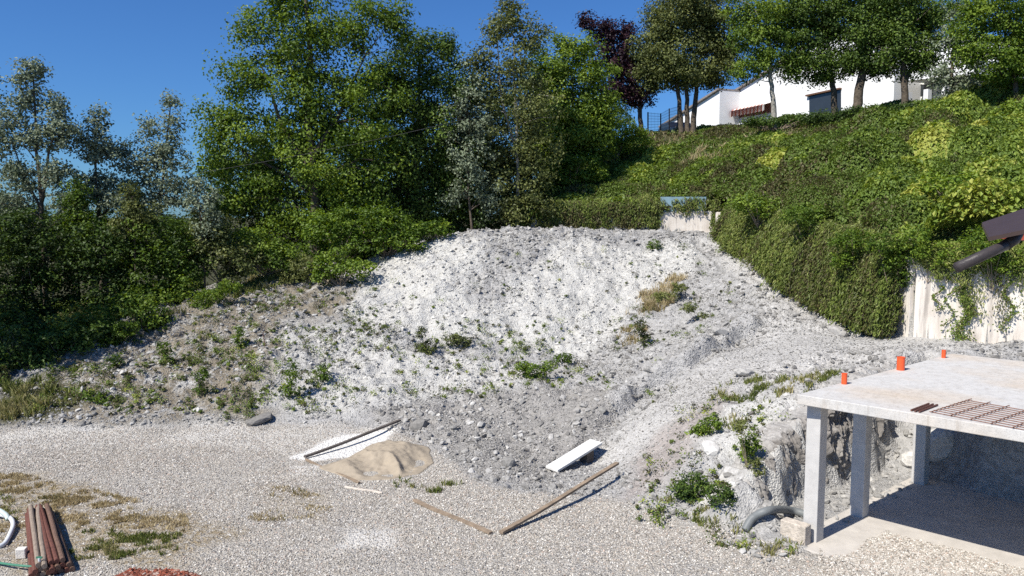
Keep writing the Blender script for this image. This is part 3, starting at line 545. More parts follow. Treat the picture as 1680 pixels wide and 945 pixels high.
# ------------------------------------------------------------------ leaves
def unit(v): return v / (np.linalg.norm(v, axis=-1, keepdims=True) + 1e-9)
def leaves(P, Nn, size, g, aspect=.6, droop=None, tint=None, bend=.25):
    """one folded kite per leaf: P centres, Nn normals"""
    n = len(P); a = g.normal(size=(n, 3)) if droop is None else droop + g.normal(size=(n, 3)) * .35
    t = unit(a - Nn * np.sum(a * Nn, 1, keepdims=True)); s = np.cross(Nn, t); L = size[:, None] * .5; w_ = L * aspect
    V = np.stack([P - t * L, P + s * w_ + Nn * L * bend, P + t * L, P - s * w_ + Nn * L * bend], 1)
    F = np.arange(n * 4).reshape(n, 4); return V.reshape(-1, 3), F, np.repeat(np.clip(tint, 0, 1), 4)
def clump_leaves(centres, rad, per, size, g, up=.5, aspect=.62, squash=.6, tint0=.5, tv=.22, sky=.0, jit=.16, ref=None):
    n = len(centres); m = np.maximum(3, g.poisson(per, n)); idx = np.repeat(np.arange(n), m); k = len(idx)
    d = g.normal(size=(k, 3)) * .5; d = d / np.maximum(1, np.linalg.norm(d, axis=1) / 1.15)[:, None]; P = centres[idx] + d * (rad[idx][:, None]) * np.array([1, 1, squash])
    out = P - (ref if ref is not None else centres.mean(0)); Nn = unit(g.normal(size=(k, 3)) * .55 + np.array([0, 0, up]) + unit(out) * .35 + unit(d) * .55)
    ct = g.normal(tint0, tv, n); t = ct[idx] + g.normal(0, jit, k)
    return leaves(P, Nn, size * g.uniform(.7, 1.3, k), g, aspect, tint=t)
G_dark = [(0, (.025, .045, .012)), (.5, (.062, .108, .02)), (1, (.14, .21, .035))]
G_mid = [(0, (.035, .065, .012)), (.5, (.10, .165, .022)), (1, (.22, .30, .045))]
G_bright = [(0, (.04, .075, .010)), (.5, (.10, .17, .022)), (1, (.22, .30, .04))]
G_olive = [(0, (.035, .045, .015)), (.5, (.088, .11, .032)), (1, (.20, .22, .07))]
G_silver = [(0, (.045, .065, .03)), (.5, (.12, .155, .085)), (1, (.30, .33, .24))]
G_plum = [(0, (.012, .006, .010)), (.5, (.03, .012, .02)), (1, (.07, .03, .035))]
G_hill = [(0, (.05, .055, .02)), (.18, (.14, .12, .055)), (.34, (.10, .145, .03)), (.6, (.135, .20, .038)), (.85, (.24, .31, .05)), (1, (.38, .40, .09))]
G_ivy = [(0, (.05, .045, .022)), (.3, (.12, .105, .045)), (.5, (.11, .145, .035)), (.75, (.17, .22, .045)), (1, (.30, .32, .10))]
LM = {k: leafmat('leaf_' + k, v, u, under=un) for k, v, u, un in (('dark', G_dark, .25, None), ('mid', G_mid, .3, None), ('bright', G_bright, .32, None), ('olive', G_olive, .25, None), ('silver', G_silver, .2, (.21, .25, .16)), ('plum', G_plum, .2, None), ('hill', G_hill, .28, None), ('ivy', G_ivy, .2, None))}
M_bark = simple('bark', (.10, .08, .06), .95, .4, 8, .9, 25); M_barkp = simple('bark_pale', (.30, .28, .24), .9, .4, 8, .6, 25); M_twig = simple('twig', (.24, .19, .14), .95, .3, 20, .3, 60)
def tree(name, label, cat, Y, trunks, lobes, kind, leaf=.17, dens=1.0, clump=.55, per=46, bark=None, seed=0, group='trees around the site', depth=.9, up=.45, squash=.65, limbs=40, tint0=.5, base_z=None):
    g = np.random.default_rng(seed + 1000); s = Y / CF; cs = []
    centre = at_y(np.mean([l[0] for l in lobes]), np.mean([l[1] for l in lobes]), Y)
    for l in lobes:
        px, py, rx, ry = l[:4]; c = at_y(px, py, Y + (l[4] if len(l) > 4 else 0)); Rr = np.array([rx * s, rx * s * depth, ry * s])
        n = int(dens * 2.3 * (Rr[0] * Rr[2] * 4 + Rr[0] * Rr[1] * 2) / (clump * clump) ** 1 * .62) + 4
        d = unit(g.normal(size=(n, 3))); rr = np.where(g.random(n) < .7, g.uniform(.62, 1.02, n), g.uniform(.1, .62, n)) * (1 + .22 * g.normal(size=n) * .6)
        cs.append(c + d * Rr * rr[:, None])
    cs = np.concatenate(cs); rad = clump * g.uniform(.6, 1.35, len(cs))
    t0 = trunks[0]; bpt = at_y(t0[0][0][0], t0[0][0][1], Y); bz = base_z if base_z is not None else float(H(bpt[0:1], bpt[1:2])[0]); base = np.array([bpt[0], bpt[1], bz])
    root = thing(name, label, cat, base, group)
    V, F, t = clump_leaves(cs, rad, per, leaf, g, up=up, squash=squash, tint0=tint0, ref=centre)
    mk('crown', V, F, LM[kind], root, dict(tint=t))
    mb = MB(); nodes = []
    for pts, r0, r1 in trunks:
        W = [at_y(p[0], p[1], Y + (p[2] if len(p) > 2 else 0)) for p in pts]
        if pts is trunks[0][0] or abs(W[0][2] - bpt[2]) < .6: W = [np.array([W[0][0], W[0][1], min(bz, W[0][2]) - .3])] + W
        W2 = []
        for i in range(len(W) - 1):
            for q in np.linspace(0, 1, 4, endpoint=False): W2.append(W[i] * (1 - q) + W[i + 1] * q + g.normal(size=3) * r0 * .12)
        W2.append(W[-1]); rs = np.linspace(r0, r1, len(W2)); mb.tube(W2, rs, 9); nodes += [(p, r) for p, r in zip(W2[3:], rs[3:])]
    NP = np.array([p for p, r in nodes]); NR = np.array([r for p, r in nodes])
    for i in g.choice(len(cs), min(limbs, len(cs)), replace=False):
        c = cs[i]; dd = np.linalg.norm(NP - c, axis=1) + 1.2 * np.maximum(0, NP[:, 2] - c[2] + .3); j = int(np.argmin(dd)); a = NP[j]; mid = (a + c) / 2 + np.array([0, 0, .12 * np.linalg.norm(c - a)]) + g.normal(size=3) * .15
        r = min(NR[j] * .6, .012 * np.linalg.norm(c - a) + .02); mb.tube([a, (a + mid) / 2 - (0, 0, .03), mid, c], [r, r * .8, r * .55, .012], 5, cap=False)
    mb.build('trunk', bark or M_bark, root, smooth=True)
    return root
T = tree
# --- left: silver poplars
T('poplar_tree', 'silvery leaved poplar cut off by the left edge of the photo', 'tree', 33, [([(-20, 430), (-25, 250), (-20, 150)], .12, .03)], [(-20,150,25,45),(-15,240,30,50),(-22,330,40,50)], 'silver', .13, .7, .42, 34, seed=1)
T('poplar_tree', 'tallest silvery poplar on the left with an open forked crown', 'tree', 32, [([(72, 430), (68, 330), (60, 240), (55, 130)], .13, .03), ([(70, 330), (80, 250), (100, 180)], .07, .02), ([(66, 340), (40, 290), (22, 240)], .06, .02)],
  [(48,125,26,28),(40,165,22,25),(92,175,22,34),(20,215,30,45),(70,225,28,30),(110,215,24,35),(95,290,26,30),(35,290,34,32),(25,340,38,34),(112,335,26,30),(60,110,10,14)], 'silver', .13, .95, .38, 38, seed=2)
T('poplar_tree', 'slender middle silver poplar left of the sky gap', 'tree', 33, [([(165, 430), (160, 330), (155, 240), (162, 190)], .10, .02)], [(160,200,16,28),(150,240,28,30),(175,250,26,28),(150,300,30,34),(185,320,28,34)], 'silver', .13, .95, .38, 38, seed=3)
T('poplar_tree', 'pale silver poplar with spiky top standing next to the big green tree', 'tree', 34, [([(262, 440), (262, 340), (270, 260), (280, 170)], .11, .02)], [(280,175,14,22),(245,205,16,24),(288,210,18,26),(270,255,34,36),(238,270,28,40),(290,300,32,44),(255,330,38,40),(205,265,18,40),(212,320,22,38)], 'silver', .13, .75, .38, 34, seed=4)
T('poplar_tree', 'small silvery sapling against the sky gap beside the big green tree', 'tree', 31, [([(335, 440), (330, 360), (322, 300)], .05, .015)], [(325,300,12,20),(345,330,22,32),(340,370,26,26),(310,330,12,22)], 'silver', .12, .6, .3, 28, seed=5)
T('broadleaf_tree', 'dark leafy tree at the left frame edge that shades the bank', 'tree', 24, [([(-190, 640), (-190, 400), (-185, 200)], .2, .06)], [(-210,200,120,110),(-180,330,125,110),(-250,330,110,100),(-200,440,110,80)], 'dark', .17, .8, .6, 46, seed=30)
T('sapling_tree', 'green sapling poking out of the thicket between the two left poplars', 'tree', 31, [([(128, 440), (128, 370), (130, 320)], .05, .015)], [(130,320,20,26),(120,355,26,26),(145,370,24,24)], 'mid', .12, .9, .32, 40, seed=31, tint0=.35)
T('sapling_tree', 'olive green sapling in front of the spiky poplar', 'tree', 30.5, [([(222, 440), (220, 380), (216, 330)], .05, .015)], [(216,325,18,26),(230,355,24,26),(205,370,24,26)], 'olive', .12, .9, .32, 40, seed=32, tint0=.6)
# --- big green trees
T('broadleaf_tree', 'largest dark green tree with ragged crown reaching out of the top of the photo', 'tree', 36, [([(520, 400), (515, 300), (505, 200), (510, 80), (500, -20)], .26, .07), ([(516, 290), (460, 200), (430, 110)], .14, .03), ([(512, 260), (560, 180), (600, 90)], .14, .03), ([(516, 310), (400, 250), (360, 190)], .10, .03)],
  [(520,60,75,70),(445,75,40,50),(405,50,18,35),(590,45,45,50),(400,130,45,35),(480,150,70,55),(365,200,45,38),(440,230,75,50),(540,200,80,60),(610,140,60,55),(355,265,32,36),(420,300,60,34),(520,290,80,42),(605,235,55,55),(590,320,50,36),(380,330,38,30),(470,355,55,25),(490,5,50,30),(640,30,25,35),(660,60,16,26)], 'mid', .15, .66, .74, 130, seed=10, tint0=.5, squash=.72)
T('broadleaf_tree', 'dark spruce-topped green tree just right of the largest tree', 'tree', 38, [([(690, 400), (685, 250), (690, 90)], .16, .03)], [(660,120,45,50),(700,100,38,40),(740,105,16,40),(640,180,55,55),(710,190,60,70),(660,270,60,60),(720,290,50,60),(680,350,60,30),(728,75,8,20),(700,60,8,18),(765,150,30,40),(770,230,34,50),(750,320,40,50)], 'dark', .14, .8, .62, 105, squash=.7, seed=11, tint0=.55)
T('poplar_tree', 'grey green poplar with pale trunk rising behind the mound crest', 'tree', 38, [([(848, 385), (850, 280), (846, 180), (842, 60)], .13, .03), ([(850, 260), (822, 160), (815, 60)], .07, .02)], [(842,35,30,28),(812,60,22,28),(875,60,24,30),(845,110,42,40),(790,110,25,34),(800,170,38,45),(870,180,48,50),(820,250,50,50),(880,260,40,50),(850,330,60,40),(842,10,14,10)], 'olive', .14, .85, .52, 60, bark=M_barkp, seed=12, tint0=.7)
T('poplar_tree', 'silver leaved poplar in front of the grey green one', 'tree', 37, [([(775, 390), (768, 300), (770, 200)], .09, .02)], [(770,150,26,34),(750,200,26,40),(790,220,28,40),(765,270,36,40),(800,320,26,30),(745,320,22,26)], 'silver', .13, .75, .4, 36, seed=13, tint0=.35)
T('broadleaf_tree', 'bright green maple between the poplar and the dark plum tree', 'tree', 42, [([(940, 320), (940, 230), (938, 110)], .15, .04)], [(945,85,30,26),(925,120,42,35),(975,130,32,40),(950,180,50,40),(905,190,28,40),(960,230,50,36),(910,270,36,36),(895,100,26,36),(885,150,26,40),(925,190,40,46),(985,185,26,40),(900,230,40,50)], 'mid', .15, .85, .65, 115, squash=.7, seed=14, tint0=.62)
T('plum_tree', 'purple leaved plum tree in front of the round hilltop tree', 'tree', 50, [([(1052, 215), (1050, 170), (1020, 110), (1000, 60)], .2, .05)], [(965,35,12,14),(990,50,26,20),(1020,60,26,24),(1000,95,34,32),(1035,110,34,36),(1015,150,34,30),(1048,160,26,20)], 'plum', .17, 1.1, .5, 46, seed=15)
T('broadleaf_tree', 'round dense hilltop tree on three leaning trunks', 'tree', 49, [([(1118, 208), (1112, 150), (1105, 90)], .2, .08), ([(1128, 208), (1126, 150), (1122, 90)], .2, .08), ([(1137, 210), (1142, 150), (1150, 90)], .24, .08)],
  [(1130,10,62,40),(1090,50,38,45),(1160,45,50,50),(1060,90,34,36),(1110,95,55,38),(1180,95,32,38),(1080,125,40,22),(1145,125,55,22),(1195,85,14,30)], 'olive', .15, 1.05, .65, 110, seed=16, up=.3, tint0=.62)
T('broadleaf_tree', 'slender tree with pale trunk in front of the striped awning', 'tree', 45, [([(1270, 195), (1268, 160), (1264, 125), (1262, 60)], .19, .08)], [(1260,20,46,34),(1235,60,36,34),(1285,60,40,36),(1255,100,38,24),(1225,115,26,16),(1300,95,26,20),(1220,25,30,40)], 'mid', .14, .9, .55, 72, bark=M_barkp, seed=17, tint0=.6)
T('broadleaf_tree', 'dark oak standing in front of the dark doorway', 'tree', 45, [([(1370, 195), (1368, 150), (1360, 110), (1355, 50)], .22, .1)], [(1340,10,50,40),(1310,60,40,36),(1370,55,45,40),(1335,105,34,22),(1385,100,28,24),(1300,120,20,12),(1350,125,24,12),(1300,10,40,40),(1385,10,40,40)], 'dark', .14, .95, .62, 92, seed=18, tint0=.6)
T('broadleaf_tree', 'oak with the thickest dark curving trunk on the hilltop', 'tree', 44, [([(1405, 200), (1408, 160), (1416, 110), (1420, 60)], .33, .16)], [(1425,5,55,30),(1410,50,40,34),(1450,60,34,32),(1430,95,36,20),(1395,100,20,16),(1460,20,36,36),(1440,115,24,12)], 'dark', .14, .95, .62, 92, seed=19, tint0=.55)
T('broadleaf_tree', 'dark oak with forked trunk in front of the porch', 'tree', 43, [([(1484, 190), (1484, 140), (1482, 100), (1478, 50)], .24, .1), ([(1486, 135), (1500, 105), (1508, 80)], .12, .05)], [(1490,10,50,34),(1470,55,34,30),(1515,50,34,34),(1490,90,42,22),(1525,95,22,22),(1455,100,18,16),(1535,25,36,36),(1500,112,26,12)], 'dark', .14, .95, .62, 92, seed=20, tint0=.7)
T('broadleaf_tree', 'pale silver leaved tree between the forked oak and the feathery tree', 'tree', 40, [([(1565, 180), (1562, 120), (1565, 40)], .12, .04)], [(1575,20,28,26),(1560,70,26,28),(1585,95,28,28),(1550,120,24,24),(1590,135,24,20),(1565,155,26,14)], 'silver', .13, .8, .38, 36, seed=21, tint0=.45)
T('broadleaf_tree', 'light green feathery tree at the upper right corner', 'tree', 37, [([(1668, 170), (1665, 120), (1662, 50)], .16, .06)], [(1640,15,50,34),(1600,50,34,30),(1665,55,40,40),(1620,90,44,26),(1675,100,30,24),(1580,85,20,18),(1710,40,40,60),(1660,120,44,20),(1600,15,40,30),(1690,80,40,40)], 'bright', .12, 1.05, .55, 84, seed=22, tint0=.55, squash=.4)
# --- shrubs
def shrub(label, Y, lobes, kind, leaf=.12, dens=1., clump=.34, per=34, seed=0, name='shrub', cat='shrub', tint0=.5, group='bushes and undergrowth', sink=.25):
    g = np.random.default_rng(seed + 3000); s = Y / CF; cs = []
    for l in lobes:
        c = at_y(l[0], l[1], Y + (l[4] if len(l) > 4 else 0)); Rr = np.array([l[2] * s, l[2] * s * .9, l[3] * s]); n = int(dens * 1.9 * (Rr[0] * Rr[2] * 4 + Rr[0] * Rr[1] * 2) / (clump * clump) * .8) + 3
        d = unit(g.normal(size=(n, 3))); cs.append(c + d * Rr * (g.uniform(.35, 1.05, n) ** .6)[:, None])
    cs = np.concatenate(cs); bx, by = cs[:, 0].mean(), cs[:, 1].mean(); bz = float(H(np.array([bx]), np.array([by]))[0]); base = np.array([bx, by, max(bz, cs[:, 2].min() - .25)])
    cs[:, 2] = np.maximum(cs[:, 2], H(cs[:, 0], cs[:, 1], False) + .05)
    root = thing(name, label, cat, base, group); V, F, t = clump_leaves(cs, clump * g.uniform(.6, 1.3, len(cs)), per, leaf, g, up=.6, tint0=tint0, ref=base); mk('foliage', V, F, LM[kind], root, dict(tint=t))
    mb = MB()
    for i in g.choice(len(cs), min(5 if clump < .2 else 16, len(cs)), replace=False):
        c = cs[i]; r = .012 + .01 * np.linalg.norm(c - base); r = r * (.35 if clump < .2 else 1); mb.tube([base - (0, 0, .1), (base + c) / 2 + g.normal(size=3) * .08 * min(1, clump * 3), c], [r, r * .7, .004], 5, cap=False)
    mb.build('stems', M_twig, root); return root
shr = [
 ('dark undergrowth bush at the far left edge in deep shade', 29, [(-10,430,70,60),(10,500,60,50)], 'dark', .2),
 ('tall dark thicket below the tallest silver poplar', 30, [(80,420,60,50),(70,490,55,50),(40,380,50,36)], 'dark', .25),
 ('dark thicket below the middle silver poplar', 30.5, [(170,410,55,45),(165,470,55,45)], 'dark', .3),
 ('dark bush mass beneath the spiky silver poplar', 31, [(260,395,60,40),(250,450,60,40),(300,430,45,35)], 'mid', .25),
 ('leafy bush with sunlit flat sprays left of the big tree', 30.5, [(250,490,45,24),(290,470,30,24),(215,510,28,20)], 'mid', .65),
 ('rounded bright bush at the shaded bank edge on the left', 28.2, [(225,505,40,26),(250,520,26,18)], 'mid', .6),
 ('low bush in the shade at the foot of the left bank', 26.5, [(120,545,50,30),(80,575,40,26)], 'dark', .6),
 ('brushy thicket under the small silvery sapling', 31.5, [(350,410,45,34),(390,430,40,32),(345,370,35,26)], 'olive', .5),
 ('bush with light twigs in front of the largest tree', 32.5, [(420,400,45,32),(460,420,40,26)], 'mid', .6),
 ('sunlit bright green bush below the largest tree', 34, [(540,375,50,34),(590,360,45,30),(520,410,30,20)], 'bright', .5),
 ('broad sunlit bush left of the mound crest', 34, [(640,370,45,30),(670,390,40,22),(600,400,50,24)], 'bright', .45),
 ('pale feathery grassy bush on the bank left of the white face', 31.5, [(500,440,30,22),(480,455,24,14)], 'olive', .9),
 ('green bush on the bank beside the feathery one', 31.5, [(550,430,32,18),(585,440,26,14),(535,455,18,12)], 'mid', .7),
 ('low bush at the left shoulder of the mound crest', 34.3, [(715,374,28,12),(690,378,22,10)], 'bright', .4),
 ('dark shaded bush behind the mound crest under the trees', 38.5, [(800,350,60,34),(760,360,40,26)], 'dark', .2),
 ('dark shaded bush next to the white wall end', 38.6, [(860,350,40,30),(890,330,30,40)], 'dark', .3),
 ('bright yellow green bush at the top of the ivy bank', 45, [(1010,215,38,24),(985,240,40,24),(1040,235,26,26)], 'bright', .75),
 ('bright green bush hanging at the left end of the ivy bank', 41, [(930,300,34,30),(960,280,40,30),(915,330,26,22)], 'bright', .6),
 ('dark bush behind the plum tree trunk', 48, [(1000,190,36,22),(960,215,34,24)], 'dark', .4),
 ('dark clipped hedge in front of the white house', 44.5, [(1250,199,30,6),(1310,197,30,7)], 'dark', .5),
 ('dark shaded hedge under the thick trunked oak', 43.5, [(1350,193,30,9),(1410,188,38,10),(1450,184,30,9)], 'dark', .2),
 ('hedge of dark bushes in front of the porch', 42, [(1500,178,34,8),(1550,174,34,9),(1590,167,28,10)], 'dark', .35),
 ('tall green bush mass at the right edge of the hillside', 33, [(1650,220,50,40),(1680,190,40,30),(1620,260,36,26)], 'mid', .6),
 ('dark green bush on the upper right hillside', 36, [(1560,220,46,22),(1520,230,30,18)], 'dark', .7),
 ('dark leafy bush in a hollow on the right hillside', 29, [(1490,310,40,24),(1460,300,30,20)], 'dark', .6),
 ('yellow green bush low on the right hillside above the white wall', 25, [(1600,330,50,26),(1560,300,40,20)], 'bright', .8),
 ('bright bramble hanging over the white wall near the frame edge', 22, [(1540,420,36,26),(1500,400,26,30)], 'bright', .65),
 ('bright bramble over the wall behind the drain pipe', 21.5, [(1610,400,40,32),(1660,430,36,26)], 'bright', .6),
 ('green bush on the middle of the hillside', 34, [(1380,270,44,20),(1420,290,36,18)], 'mid', .7),
 ('low bush near the hill crest below the thick oak', 40, [(1440,215,36,16),(1390,222,30,14)], 'mid', .65),
 ('yellow green bush low on the hillside beside the ivy', 28, [(1360,360,44,24),(1400,390,34,24)], 'bright', .45),
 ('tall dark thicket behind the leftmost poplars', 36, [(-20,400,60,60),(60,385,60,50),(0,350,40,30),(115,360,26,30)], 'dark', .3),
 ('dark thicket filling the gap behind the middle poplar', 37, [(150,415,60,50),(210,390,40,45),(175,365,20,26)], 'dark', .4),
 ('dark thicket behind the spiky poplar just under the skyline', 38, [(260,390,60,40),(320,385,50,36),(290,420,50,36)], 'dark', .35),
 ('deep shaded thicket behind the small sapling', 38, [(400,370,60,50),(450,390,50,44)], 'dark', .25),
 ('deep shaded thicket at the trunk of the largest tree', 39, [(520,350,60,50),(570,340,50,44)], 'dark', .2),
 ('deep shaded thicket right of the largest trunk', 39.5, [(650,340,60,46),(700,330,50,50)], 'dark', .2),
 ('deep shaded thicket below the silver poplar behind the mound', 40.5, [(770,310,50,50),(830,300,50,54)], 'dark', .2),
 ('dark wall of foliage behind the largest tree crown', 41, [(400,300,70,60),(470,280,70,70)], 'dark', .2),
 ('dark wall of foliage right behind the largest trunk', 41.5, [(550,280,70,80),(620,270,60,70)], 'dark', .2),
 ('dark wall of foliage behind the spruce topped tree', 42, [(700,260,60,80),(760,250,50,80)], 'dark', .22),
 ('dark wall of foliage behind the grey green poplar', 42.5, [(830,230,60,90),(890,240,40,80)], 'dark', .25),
 ('grey green bush poking above the thicket between the left poplars', 34.5, [(120,345,24,30),(225,350,24,34)], 'silver', .3),
 ('leafy bramble spilling over the top left of the ivy sheet', 31.5, [(1235,335,38,14),(1270,350,26,12)], 'mid', .6),
 ('yellowish bramble spilling over the middle of the ivy sheet', 27.5, [(1310,355,34,16),(1340,385,26,14)], 'bright', .35),
 ('bright bramble clump drooping over the ivy near the white wall', 24.2, [(1400,395,36,20),(1430,425,26,20),(1380,425,20,14)], 'bright', .45),
 ('green bramble at the ivy corner where the white wall starts', 22.4, [(1470,430,26,24),(1490,455,16,20),(1450,400,30,20)], 'bright', .3),
 ('spray of sunlit leaves in front of the dark thicket at far left', 26.5, [(60,455,24,12),(85,470,18,10)], 'mid', .8),
 ('light green sapling rising from the thicket under the middle poplar', 29, [(150,430,16,26),(165,460,20,14)], 'bright', .45),
 ('sunlit leafy branch tips between the thickets', 28.6, [(205,440,24,14),(225,425,16,12)], 'mid', .85),
 ('pale green bush under the spiky poplar', 29.5, [(300,425,26,20),(320,450,20,14)], 'olive', .85),
 ('bright flat sprays above the soil edge left of centre', 30, [(345,485,24,10),(330,500,20,8),(375,470,20,10)], 'bright', .6),
 ('bright leafy bush catching the sun below the small sapling', 31, [(410,440,22,16),(430,425,18,12)], 'bright', .5),
 ('dark green bushes climbing the slope left of the plum tree', 43, [(900,270,40,44),(950,240,40,36)], 'mid', .35),
 ('knee high leafy thicket on the shaded bank foot at far left', 25.5, [(20,570,40,36),(60,600,34,24)], 'dark', .45),
 ('mid green bush in front of the shaded thicket', 27, [(160,520,34,26),(190,545,30,20)], 'mid', .4),
 ('low bright bush between shade and soil on the left bank', 26.8, [(205,540,22,14),(180,560,18,12)], 'bright', .3),
 ('dark bush at the left edge halfway up', 27.5, [(-5,520,40,44),(30,540,40,30)], 'dark', .3),
 ('dark holly like bush at the foot of the pit bank', 15.8, [(1135,798,26,26),(1120,805,14,14)], 'dark', .4),
 ('smaller dark bush beside the holly like one near the rock face', 15.4, [(1180,812,24,22),(1196,822,10,14)], 'dark', .5),
 ('green bush halfway up the pit bank', 17.8, [(1165,695,20,16),(1145,708,16,12)], 'mid', .6),
 ('yellow green weed bush on the white rock bank', 16.6, [(1232,728,18,16),(1225,745,12,14)], 'bright', .6),
 ('scraggly bush beside the top of the rock face', 16.3, [(1240,765,14,14),(1215,700,12,14)], 'olive', .8),
 ('taller leafy weed on the lower left bank', 23.6, [(478,610,10,22),(476,640,10,16)], 'mid', .5),
 ('bushy weed right of the taller weed on the lower bank', 24, [(532,614,13,18)], 'mid', .35),
 ('light green weed on the left bank', 26.2, [(270,572,10,16),(272,590,9,10)], 'bright', .5),
 ('sprig on the upper left bank above the iron stake', 27, [(390,545,8,14),(392,565,9,9)], 'mid', .5),
 ('dark weed low on the left bank', 23.8, [(330,615,12,16),(328,640,10,10)], 'mid', .4),
 ('yellowish weed in the middle of the left bank', 24.5, [(190,590,12,14)], 'bright', .4),
 ('small weed near the left end of the bank foot', 22.8, [(165,655,12,10),(145,650,8,8)], 'mid', .5),
 ('leafy green clump at the foot of the white face', 25.2, [(875,610,22,14),(900,600,14,9),(860,600,12,10)], 'mid', .6),
 ('small round dark clump right of the leafy one', 26.5, [(925,588,16,9)], 'mid', .3),
 ('dark sprig at the mound top right', 34.3, [(1073,402,12,9)], 'dark', .6),
 ('dry brown tall weed at the right flank of the mound', 26, [(1052,535,9,16),(1056,560,12,14)], 'olive', .15),
 ('grey green grassy bush right of the dry weed', 28, [(1088,488,22,8),(1112,472,16,7)], 'olive', .95),
 ('small brown green tuft on the white face edge', 27.6, [(745,558,16,9),(765,562,10,8)], 'olive', .4),
 ('green tuft at the left end of the white face foot', 27, [(700,570,16,14),(690,545,10,10)], 'olive', .4),
 ('small tuft on the brow of the ramp', 25, [(1155,520,12,8),(1130,505,12,8)], 'olive', .7),
]
for i, (lb, Y, lobes, kind, t0) in enumerate(shr):
    near = Y < 30; small = max(l[2] for l in lobes) * Y / CF < .75
    if small:
        lw = max(lobes, key=lambda l: l[1] + l[3]); Y = float(hit(lw[0], lw[1] + lw[3] * .8)[1])
    shrub(lb, Y, lobes, kind, leaf=(.055 if Y < 19 else .075) if small else (.13 if not near else .12), clump=(.10 if Y < 19 else .14) if small else .36, per=16 if small else 34, seed=i, tint0=t0, dens=.8 if small else 1., name='weed' if small and 'weed' in lb else 'shrub', cat='weed' if small and 'weed' in lb else 'shrub')

# ------------------------------------------------------------------ hillside ground cover
g = np.random.default_rng(77)
DN = 2600; DX = g.uniform(0, 32, DN); DY = g.uniform(18, 52, DN); DR = .28 + .95 * g.random(DN) ** 2.2 + .5 * (g.random(DN) < .06); DH = DR * g.uniform(.6, 1.4, DN) * (.55 + .45 * sm(DX / DY, .26, .42)) * (1 - .6 * sm(DY, 38, 44)); DT = g.normal(0, .17, DN)
def domes(x, y):
    hb = np.full(len(x), .08); tt = np.zeros(len(x))
    for a, b_, rr, hh, dt in zip(DX, DY, DR, DH, DT):
        k = np.nonzero((np.abs(x - a) < rr) & (np.abs(y - b_) < rr))[0]
        if len(k) == 0: continue
        q = 1 - ((x[k] - a) ** 2 + (y[k] - b_) ** 2) / rr ** 2; v = hh * np.sqrt(np.clip(q, 0, 1)); u = v > hb[k]; hb[k[u]] = v[u]; tt[k[u]] = dt
    return hb, tt
def hbump(x, y): hb, tt = domes(x, y); return hb + .16 * np.maximum(0, fbm(x * 2.2, y * 2.2, s=202) + .3)
n = 1350000; x = g.uniform(0, 37, n); y = g.uniform(18, 52, n); k = inview(x, y, 6.) & (sdist(x, y, HILLP) > .05) & (g.random(n) < np.clip(1.25 - (y - 20) / 45, .35, 1)); x, y = x[k], y[k]
dryp = pm(gp([(1055,225),(1135,212),(1150,232),(1070,262)]), .3, .8, s=61, x=x, y=y); k = g.random(len(x)) > dryp * .85; x, y = x[k], y[k]
hb = hbump(x, y); z = H(x, y, False) + hb * (1 - .4 * g.random(len(x)) ** 1.5) + np.abs(g.normal(0, .07, len(x)))
e = .15; gxh = (hbump(x + e, y) - hb) / e; gyh = (hbump(x, y + e) - hb) / e
Nn = unit(np.stack([-gxh, -gyh, np.ones(len(x))], 1) + g.normal(size=(len(x), 3)) * .7)
tn = .5 + .55 * fbm(x * .35, y * .35, s=203) + .35 * fbm(x * 1.4, y * 1.4, s=204); tn = tn * .75 + .06 + domes(x, y)[1] + .16 * sm(x / y, .33, .5) + g.normal(0, .12, len(x))
V, F, t = leaves(np.stack([x, y, z], 1), Nn, (.105 + .0018 * (y - 20)) * g.uniform(.6, 1.5, len(x)) * np.clip(1 + 1.3 * domes(x, y)[1], .6, 1.5), g, .62, droop=np.tile([-.2, -.5, -.6], (len(x), 1)), tint=tn)
tag(mk('undergrowth', V, F, LM['hill'], None, dict(tint=t)), 'bramble and creeper covering the hillside below the house', 'ground cover', kind='stuff')
# woodland floor left
n = 420000; x = g.uniform(-22, 1, n); y = g.uniform(22.5, 44, n); k = inview(x, y, 1.) & (sdist(x, y, woodP) + .6 * fbm(x, y, s=8) > .0); x, y = x[k], y[k]
hb = .9 * np.maximum(0, fbm(x * .6, y * .6, s=211) + .25) + .25 * np.maximum(0, fbm(x * 2, y * 2, s=212)) + .12; z = H(x, y, False) + hb * (1 - .6 * g.random(len(x))); tn = .42 + .5 * fbm(x * .5, y * .5, s=213) + g.normal(0, .13, len(x))
V, F, t = leaves(np.stack([x, y, z], 1), unit(g.normal(size=(len(x), 3)) * .6 + [0, -.2, .9]), .1 * g.uniform(.6, 1.4, len(x)), g, .55, tint=tn)
tag(mk('undergrowth', V, F, LM['hill'], None, dict(tint=t)), 'low green undergrowth under the trees along the bank', 'ground cover', kind='stuff')

